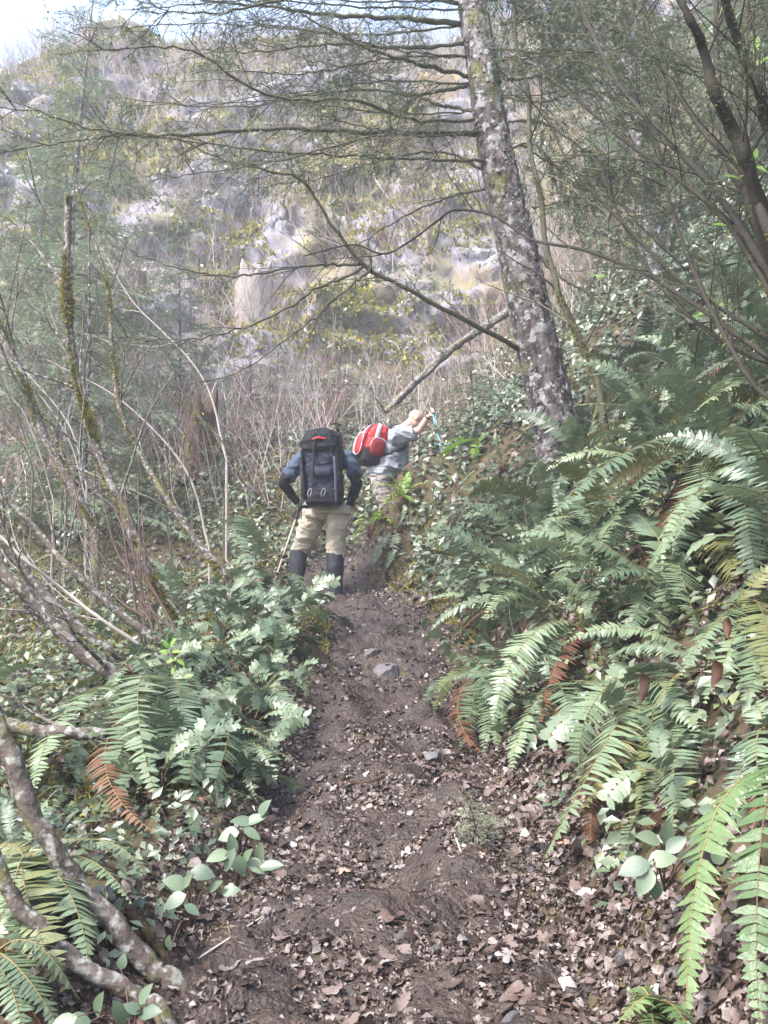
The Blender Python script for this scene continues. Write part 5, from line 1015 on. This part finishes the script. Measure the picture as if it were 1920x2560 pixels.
# --- hiker with the dark pack
D1 = 10.0
def P1(px, py, dy=0.0): return U(px, py, D1+dy)
def hiker_one():
    base = P1(800,1505); base[2] = float(hgt(base[0], base[1]))
    th = thing('person', base, 'hiker in khaki trousers and black gaiters climbing away under a big dark pack', 'person')
    def gfoot(px, py, dy): q = P1(px,py,dy); q[2] = float(hgt(q[0],q[1]))+.09; return q
    aR, aL = gfoot(838,1488,.0), gfoot(737,1488,.08)
    hR, hL, kR, kL = P1(842,1288), P1(786,1296), P1(838,1392,.06), P1(748,1378,.26)
    eL, wL, eR, wR = P1(708,1206,.06), P1(744,1256,.28), P1(892,1206,.04), P1(876,1262,.28)
    sL, sR = P1(757,1150,.14), P1(872,1146,.14); ch, wa, pe = P1(812,1175,.12), P1(812,1240,.03), P1(814,1276)
    nk, hd = P1(815,1125,.26), P1(813,1100,.36)
    b = MB()   # body
    limb(b, [pe, wa, ch, P1(814,1140,.2)], [.15,.145,.16,.09], 14, fl=.72, ref=(0,1,.15)); limb(b, [P1(814,1150,.18), nk, hd], [.07,.058,.06], 8)
    for h_,k_,a_ in ((hR,kR,aR),(hL,kL,aL)):
        limb(b, [h_,k_*.5+h_*.5,k_], [.085,.08,.055], 12); limb(b, [k_,k_*.6+a_*.4,a_], [.055,.056,.038], 12); limb(b, [a_-A(0,.05,.04), a_+A(0,.06,-.045), a_+A(0,.16,-.055)], [.036,.04,.03], 8)
    for s_,e_,w_ in ((sL,eL,wL),(sR,eR,wR)): limb(b, [s_,s_*.5+e_*.5,e_], [.052,.046,.038], 10); limb(b, [e_,e_*.6+w_*.4,w_], [.038,.036,.026], 10)
    head(b, hd, A(0,.9,-.35), A(0,.35,.9)); hand(b, wL, wL+(P1(749,1272,.3)-wL)*1.3, A(-.2,0,1), -1); open_hand(b, wR, P1(872,1290,.32)-wR, A(1,.2,0))
    solid('body', b, .0095, M['skin'], th); eyes(hd, A(0,.9,-.35), A(0,.35,.9), th)
    m = MB()   # cap of short dark hair
    ball(m, hd+A(0,-.02,.035), (.084,.10,.085), 18); solid('hair', m, .009, M['boot'], th)
    m = MB()   # trousers
    limb(m, [P1(814,1236,.02), P1(814,1262), P1(814,1290,-.01)], [.17,.205,.205], 10, 24, .78); 
    limb(m, [P1(841,1275), P1(843,1310,.0), P1(841,1350,.04), kR+A(0,0,-.03)], [.122,.125,.11,.094], 14); limb(m, [P1(786,1280), P1(776,1316,.08), P1(762,1350,.19), kL+A(0,0,-.03)], [.125,.124,.112,.10], 14)
    limb(m, [P1(846,1268,-.05), P1(848,1290,-.06)], [.12,.11], 6); limb(m, [P1(790,1275,-.05), P1(788,1298,-.05)], [.12,.11], 6)
    solid('trousers', m, .011, M['khaki'], th, .018, 8, seed=3)
    for a_,k_,sg in ((aR,kR,1),(aL,kL,-1)):
        m = MB(); limb(m, [k_+A(0,0,.04), k_*.65+a_*.35+A(0,-.02,0), k_*.25+a_*.75, a_+A(0,.0,-.04)], [.096,.094,.078,.085], 14); g_ = solid('gaiter', m, .011, M['gaiter'], th, .006, 7, seed=5)
        q = k_*.9+a_*.1; lg = MB(); 
        for u_ in range(4): lg.add(q+A(.02+.011*u_*1.0,-.099+.006*u_,-.0)+np.array([[0,0,0],[.007,0,.0],[.007,0,.008],[0,0,.008]]), [[0,1,2,3]])
        part('logo', lg, M['cord'], th, parent=g_)
        m = MB(); limb(m, [a_+A(0,-.07,-.045), a_+A(0,.02,-.04), a_+A(0,.13,-.055), a_+A(0,.21,-.062)], [.045,.052,.046,.03], 12); limb(m,[a_+A(0,0,.0),a_+A(0,0,-.05)],[.05,.05],5); solid('boot', m, .009, M['boot'], th)
    m = MB()   # shirt with short sleeves
    limb(m, [P1(812,1252,.02), wa, P1(812,1205,.08), ch, P1(814,1148,.17), P1(815,1134,.22)], [.17,.18,.185,.20,.155,.09], 18, 24, .72)
    for s_,e_ in ((sL,eL),(sR,eR)): limb(m, [ch*.45+s_*.55, s_, s_*.45+e_*.55, s_*.2+e_*.8], [.09,.085,.076,.074], 12)
    solid('shirt', m, .011, M['shirt_blue'], th, .026, 7, seed=8)
    for s_,e_,w_ in ((sL,eL,wL),(sR,eR,wR)):
        m = MB(); limb(m, [s_*.5+e_*.5, e_, e_*.55+w_*.45, w_], [.062,.06,.053,.04], 14); solid('sleeve', m, .01, M['black'], th, .016, 9, seed=9)
    return th
hiker_one()
def box_strip(mb, pts, w, t, wdir, mat=0):
    """flat webbing along pts"""
    P = smooth_path(pts, max(6, 4*len(pts))); T = nrm(np.gradient(P,axis=0)); s = nrm(A(*wdir)[None]-T*(T@A(*wdir))[:,None]); n = np.cross(T,s)
    loft(mb, [(P[i],s[i],n[i],w/2,t/2) for i in range(len(P))], 8, mat, p=6)
def pack_one():
    c0 = P1(812,1255,-.27); th = thing('backpack', c0, 'tall navy and black trekking pack on the nearer hiker', 'backpack')
    sec = lambda px,py,dy,rx,ry: (P1(808+(px-808)*.9,py,dy), A(1,0,0), A(0,1,.12), rx*.86*D1/F_PX, ry)
    m = MB(); loft(m, [sec(812,1262,-.26,30,.08),sec(812,1256,-.27,50,.14),sec(812,1235,-.27,55,.16),sec(810,1200,-.25,55,.17),sec(806,1165,-.23,54,.17),sec(803,1135,-.21,53,.16),sec(802,1112,-.19,50,.15),sec(802,1100,-.18,40,.1)], 28, p=3.2); solid('main_bag', m, .011, M['pack_navy'], th, .03, 6, seed=2)
    m = MB(); loft(m, [sec(801,1128,-.21,54,.165),sec(800,1118,-.21,57,.18),sec(800,1102,-.20,55,.18),sec(801,1088,-.19,48,.16),sec(803,1078,-.18,36,.12),sec(804,1073,-.17,18,.06)], 28, p=2.8); lid = solid('lid', m, .011, M['pack_black'], th, .024, 7, seed=4)
    m = MB(); box_strip(m, [P1(778,1100,-.375),P1(795,1094,-.385),P1(815,1097,-.38)], .018, .012, (0,0,1)); part('red_trim', m, M['red'], th, parent=lid)
    m = MB(); loft(m, [sec(812,1264,-.27,44,.09),sec(812,1258,-.29,53,.16),sec(812,1236,-.30,53,.155),sec(812,1222,-.29,50,.14)], 24, p=3.2); solid('base_pocket', m, .011, M['pack_black'], th, .01, 9, seed=6)
    for q,(px,w_) in enumerate(((852,14),(757,7))):
        m = MB(); loft(m, [sec(px+2,1250,-.27,w_*.7,.11),sec(px,1235,-.28,w_,.15),sec(px-2,1190,-.27,w_,.15),sec(px-6,1150,-.25,w_*.8,.13),sec(px-8,1128,-.24,w_*.5,.08)], 16, p=2.6); solid('side_pocket', m, .011, M['pack_black'], th, .01, 9, seed=7+q)
    m = MB(); loft(m, [(P1(806,1172,-.40),A(1,0,0),A(0,1,.1),.075,.02),(P1(806,1166,-.41),A(1,0,0),A(0,1,.1),.085,.03),(P1(808,1186,-.425),A(1,0,0),A(0,1,.1),.085,.03),(P1(808,1192,-.42),A(1,0,0),A(0,1,.1),.075,.015)][::-1], 16, p=5); part('pocket_flap', m, M['pack_navy'], th)
    S = [('strap',[P1(786,1104,-.39),P1(784,1140,-.40),P1(782,1175,-.425),P1(780,1210,-.445),P1(779,1222,-.45)],.026,'pack_black'),
         ('strap',[P1(835,1140,-.385),P1(838,1180,-.425),P1(839,1220,-.455),P1(840,1258,-.44)],.026,'strap'),
         ('strap',[P1(752,1160,-.35),P1(751,1190,-.38),P1(753,1230,-.41),P1(754,1275,-.3),P1(754,1300,-.26)],.009,'strap'),
         ('strap',[P1(758,1128,-.34),P1(780,1150,-.40),P1(800,1155,-.415)],.012,'pack_black'),
         ('strap',[P1(830,1118,-.38),P1(820,1145,-.40),P1(808,1150,-.41)],.012,'pack_black'),
         ('strap',[P1(790,1226,-.46),P1(812,1224,-.465),P1(838,1226,-.46)],.012,'pack_black')]
    for n_,pts,w_,mt in S: m = MB(); box_strip(m, pts, w_, .008, (1,0,0) if abs(pts[0][2]-pts[-1][2])>.05 else (0,0,1)); part(n_, m, M[mt], th)
    for px in (774,808):   # pale ice-axe loops
        t = np.linspace(0,2*np.pi,16); m = MB(); q = P1(px,1231,-.468); tube(m, np.stack([q[0]+.018*np.cos(t)+.01*np.sin(t), q[1]+0*t-.004, q[2]+.042*np.sin(t)],1), .0024, 5); part('loop', m, M['cord'], th)
    m = MB(); limb(m, [P1(755,1268,-.06), P1(785,1262,-.17), P1(815,1257,-.18), P1(850,1250,-.16), P1(868,1246,-.05)], [.04,.045,.045,.042,.036], 14, fl=.35, ref=(0,0,1)); part('hip_belt', m, M['pack_black'], th)
    for sg,px in ((-1,778),(1,852)): m = MB(); box_strip(m, [P1(px,1165,-.05), P1(px+sg*4,1135,.05), P1(px,1128,.2), P1(px-sg*2,1150,.3)], .05, .015, (1,0,0)); part('shoulder_strap', m, M['pack_black'], th)
pack_one()
def tripod():
    th = thing('camera_tripod', P1(850,1130,-.2), 'small black tripod strapped upright at the right of the dark pack', 'tripod')
    for k,dx in enumerate((-4,0,5)):
        m = MB(); tube(m, [P1(848+dx*.6,1082,-.2+.02*(k-1)), P1(851+dx,1130,-.2+.03*(k-1)), P1(853+dx,1175,-.2+.03*(k-1))], [.011,.010,.008], 8); l_ = part('leg', m, M['rubber'], th)
        m = MB(); ball(m, P1(851+dx,1130,-.2+.03*(k-1)), .014, 8); part('clamp', m, M['rubber'], th, parent=l_)
    m = MB(); tube(m, [P1(848,1085,-.2), P1(842,1066,-.2), P1(841,1060,-.2)], [.012,.016,.02], 10); tube(m, [P1(829,1058,-.2), P1(841,1059,-.2), P1(853,1064,-.2)], [.012,.014,.012], 8); tube(m,[P1(838,1060,-.2),P1(839,1054,-.2)],[.024,.02],10); part('head', m, M['rubber'], th)
    m = MB(); tube(m, pxpath([(842,1088,D1-.225),(846,1100,D1-.23),(845,1112,D1-.23),(848,1124,D1-.23)],10), .005, 6); part('cord', m, M['orange'], th)
tripod()
def pole(label, top, tip, gl, shaft, low):
    d = nrm(tip-top); L = np.linalg.norm(tip-top); th = thing('trekking_pole', tip, label, 'trekking pole')
    at = lambda s: top+d*s
    m = MB(); tube(m, [at(0),at(.02),at(.05),at(gl*.6),at(gl)], [.012,.019,.016,.015,.013], 10); part('grip', m, M['rubber'], th)
    m = MB(); tube(m, [at(gl),at(L*.55)], [.0095,.009], 10); part('upper_shaft', m, M[shaft], th); m = MB(); tube(m, [at(L*.55),at(L*.93)], [.0085,.0065], 10); part('lower_shaft', m, M[low], th)
    for s_ in (.55,.72): m = MB(); tube(m, [at(L*s_-.02),at(L*s_),at(L*s_+.02)], [.012,.014,.011], 10); part('clamp', m, M['rubber'], th)
    m = MB(); tube(m, [at(L*.93),at(L)], [.006,.003], 8); tube(m, [at(L*.94),at(L*.945)], [.03,.026], 14); part('tip', m, M['rubber'], th)
    t = np.linspace(0,2*np.pi,16); m = MB(); q = at(.04); tube(m, np.stack([q[0]-.02+.03*np.cos(t),q[1]+.01*np.sin(t)-.01,q[2]-.03+.05*np.sin(t)],1), .004, 5); part('wrist_strap', m, M['rubber'], th)
tp = P1(668,1494,-.25); tp[2] = float(hgt(tp[0],tp[1])); pole('copper-coloured trekking pole slanting down left of the nearer hiker', P1(751,1262,.27), tp, .2, 'pole_metal', 'pole_metal')
# --- hiker with the red pack
D2 = 12.0
def P2(px, py, dy=0.0): return U(px, py, D2+dy)
def hiker_two():
    base = P2(945,1330); base[2] = float(hgt(base[0],base[1]))
    th = thing('person', base, 'bald hiker in grey t-shirt and camouflage trousers leaning uphill over a blue pole', 'person')
    pe, wa, ch, nb = P2(952,1186), P2(966,1150), P2(988,1104), P2(1008,1074); hd = P2(1038,1047,.0)
    sR, sL = P2(990,1093,-.19), P2(1004,1086,.19); eR, wR = P2(1048,1076,-.27), P2(1071,1040,-.36); eL, wL = P2(1000,1140,.26), P2(1004,1176,.22)
    hR, hL, kR, kL = P2(948,1196,-.1), P2(952,1192,.1), P2(966,1262,-.14), P2(985,1250,.14)
    def gf(px, dy): q = P2(px,1330,dy); q[2] = float(hgt(q[0],q[1]))+.09; return q
    aR, aL = gf(942,-.12), gf(985,.16)
    b = MB(); limb(b, [pe,wa,ch,nb], [.13,.13,.14,.08], 14, fl=1.1); limb(b, [nb, P2(1020,1062), hd], [.068,.06,.06], 8); limb(b, [sR*.5+sL*.5, sR], [.09,.06], 6, ref=(1,0,0)); limb(b, [sR*.5+sL*.5, sL], [.09,.06], 6, ref=(1,0,0))
    for h_,k_,a_ in ((hR,kR,aR),(hL,kL,aL)): limb(b,[h_,h_*.5+k_*.5,k_],[.08,.076,.054],12); limb(b,[k_,k_*.6+a_*.4,a_],[.054,.055,.036],12); limb(b,[a_-A(.05,0,.04),a_+A(.06,0,-.045),a_+A(.17,0,-.055)],[.036,.04,.03],8)
    for s_,e_,w_ in ((sR,eR,wR),(sL,eL,wL)): limb(b,[s_,s_*.5+e_*.5,e_],[.058,.054,.047],10); limb(b,[e_,e_*.6+w_*.4,w_],[.047,.044,.030],10)
    fw = A(.8,.35,-.45); head(b, hd, fw, A(.45,.1,.9)); tip = ground_pt(1115,1180); top = P2(1079,1022,-.38); ax = nrm(tip-top)
    hand(b, wR, top+ax*.07, -ax, 1); open_hand(b, wL, A(.2,.1,-.8), A(-1,0,0))
    solid('body', b, .008, M['skin'], th, sm=3); eyes(hd, fw, A(.45,.1,.9), th)
    m = MB(); limb(m, [P2(950,1172), P2(950,1200)], [.165,.18], 8, 22, 1.0); limb(m,[hR,hR*.5+kR*.5,kR,kR*.5+aR*.5,aR],[.125,.115,.095,.085,.075],18); limb(m,[hL,hL*.5+kL*.5,kL,kL*.5+aL*.5,aL],[.125,.115,.095,.085,.075],18); solid('trousers', m, .012, M['camo'], th, .018, 8, seed=3)
    m = MB(); limb(m, [P2(975,1178,-.02), P2(980,1150), P2(988,1115), P2(994,1092), P2(1008,1072)], [.165,.17,.175,.165,.075], 18, 24, 1.12); limb(m,[P2(985,1090,0),sR,sR*.5+eR*.5,sR*.2+eR*.8],[.11,.115,.10,.098],12); limb(m,[P2(990,1088,0),sL,sL*.5+eL*.5],[.11,.11,.095],10)
    limb(m, [P2(968,1150,0), P2(956,1178,0), P2(952,1192,0)], [.165,.185,.19], 8, 22, 1.05); limb(m, [P2(1000,1130,-.02), P2(1001,1160), P2(1003,1182)], [.10,.105,.085], 8, fl=1.3); solid('t_shirt', m, .011, M['shirt_grey'], th, .03, 6, seed=6)
    m = MB(); t = np.linspace(0,2*np.pi,20); f = nrm(wR-eR); a_ = nrm(np.cross(f,A(0,1,0))); b_ = np.cross(f,a_); q = wR-f*.02; tube(m, q[None]+.034*(np.cos(t)[:,None]*a_+np.sin(t)[:,None]*b_), .010, 8); part('wrist_band', m, M['rubber'], th)
    for a_ in (aR,aL): m = MB(); limb(m,[a_+A(-.07,0,-.045),a_+A(.02,0,-.04),a_+A(.13,0,-.055),a_+A(.2,0,-.06)],[.045,.05,.045,.03],12); solid('boot', m, .01, M['boot'], th)
    pole('bright blue trekking pole planted uphill by the bald hiker', top, tip, .13, 'pole_blue', 'pole_blue')
hiker_two()
def pack_two():
    bo, to = P2(925,1158,-.05), P2(947,1066,-.05); up = nrm(to-bo); out = A(-.94,-.34,.1); out = nrm(out-up*(out@up)); s = nrm(np.cross(up,out)); s = s if s[1] < 0 else -s; H = np.linalg.norm(to-bo)
    th = thing('backpack', bo, 'red day pack with silver stripes and black base on the bald hiker', 'backpack')
    def at(h, o, w): return bo+up*H*h+out*o+s*w
    sec = lambda h,o,ro,rs: (at(h,o,0), out, s, ro, rs)
    m = MB(); loft(m, [sec(.30,.02,.10,.13),sec(.34,.02,.145,.165),sec(.6,.02,.145,.165),sec(.85,.01,.125,.155),sec(.97,0,.10,.13),sec(1.03,-.01,.06,.08)], 26, p=3.4); solid('main_bag', m, .010, M['red'], th, .018, 8, seed=2)
    m = MB(); loft(m, [sec(-.08,.02,.10,.12),sec(-.03,.02,.14,.16),sec(.15,.02,.15,.172),sec(.31,.02,.15,.171),sec(.33,.02,.145,.166)], 26, p=3.4); solid('base', m, .010, M['pack_black'], th, .008, 9, seed=3)
    m = MB(); loft(m, [(at(.20,.02,.175),up,out,.05,.02)]+[(at(.37,.02,w_),up,out,r_*1.1,r_) for w_,r_ in ((.14,.10),(.19,.10),(.21,.085),(.22,.05))], 20, p=3); 
    m = MB(); loft(m, [(at(.38,.0,w_),up,out,r_*1.15,r_) for w_,r_ in ((.13,.105),(.185,.10),(.205,.085),(.212,.05))], 22, p=3); part('side_pocket', m, M['darkred'], th)
    t = np.linspace(-.15,math.pi+.15,20); m = MB(); tube(m, np.array([at(.38,0,.19)+up*.105*1.12*math.copysign(abs(math.sin(q))**.7,math.sin(q))+out*.103*math.copysign(abs(math.cos(q))**.7,math.cos(q)) for q in t]), .0055, 6); part('piping', m, M['cord'], th)
    m = MB(); loft(m, [(at(.42,o_,0),up,s,r_*1.2,r_) for o_,r_ in ((.14,.12),(.20,.115),(.225,.09),(.232,.05))], 22, p=3.2); part('front_pocket', m, M['red'], th)
    t = np.linspace(0,2*math.pi,28); m = MB(); tube(m, np.array([at(.42,.2,0)+up*.143*math.copysign(abs(math.sin(q))**.62,math.sin(q))+s*.119*math.copysign(abs(math.cos(q))**.62,math.cos(q)) for q in t]), .006, 6); part('piping', m, M['cord'], th)
    for (w0,w1,o0,o1,h0,h1) in ((.168,.168,.05,.05,.62,.86),(.165,.155,.095,.07,.60,.98)):
        pass
    m = MB(); box_strip(m, [at(.60,.045,.178), at(.78,.04,.172), at(.93,.03,.15), at(1.03,.01,.09)], .055, .012, out); part('silver_stripe', m, M['silver'], th)
    m = MB(); box_strip(m, [at(.62,.172,-.02), at(.82,.155,-.02), at(.96,.11,-.02)], .06, .012, s); part('silver_stripe', m, M['silver'], th)
    m = MB(); box_strip(m, [at(.3,.168,.10), at(.6,.166,.11), at(.85,.14,.10), at(1.0,.07,.06)], .02, .012, s); part('strap', m, M['pack_black'], th)
    m = MB(); box_strip(m, [at(.0,.16,-.12), at(.3,.20,-.13), at(.55,.20,-.12), at(.75,.17,-.10)], .05, .05, s); part('bottle_sleeve', m, M['silver'], th)
    m = MB(); box_strip(m, [at(.9,-.1,.12), P2(985,1070,-.2), P2(1010,1095,-.2), P2(1012,1118,-.2), P2(985,1128,-.22), P2(958,1140,-.16)], .035, .012, (0,0,1)); part('shoulder_strap', m, M['pack_black'], th)
    m = MB(); box_strip(m, [at(.9,-.1,-.12), P2(990,1064,.2), P2(1015,1090,.22), P2(1005,1120,.2), P2(965,1135,.16)], .035, .012, (0,0,1)); part('shoulder_strap', m, M['pack_black'], th)
pack_two()

# ------------------------------------------------------------------ added haze box, mostly standing in for lens glare
hz = MB(); X0,X1,Y0,Y1,Z0,Z1 = -76,66,-36,96,-22,46
hz.add([[X0,Y0,Z0],[X1,Y0,Z0],[X1,Y1,Z0],[X0,Y1,Z0],[X0,Y0,Z1],[X1,Y0,Z1],[X1,Y1,Z1],[X0,Y1,Z1]], [[0,3,2,1],[4,5,6,7],[0,1,5,4],[1,2,6,5],[2,3,7,6],[3,0,4,7]])
hm = bpy.data.materials.new('haze_veil'); hm.use_nodes = True; hn = hm.node_tree.nodes; hn.remove(hn['Principled BSDF'])
pv = hn.new('ShaderNodeVolumePrincipled'); pv.inputs['Color'].default_value = (.88,.92,1,1); pv.inputs['Density'].default_value = HAZE; pv.inputs['Anisotropy'].default_value = .2
hm.node_tree.links.new(pv.outputs[0], hn['Material Output'].inputs['Volume'])
tag(put('haze', hz.mesh('haze', hm, smooth=False)), 'added thin haze volume imitating lens glare before the cliff', 'haze', kind='stuff')
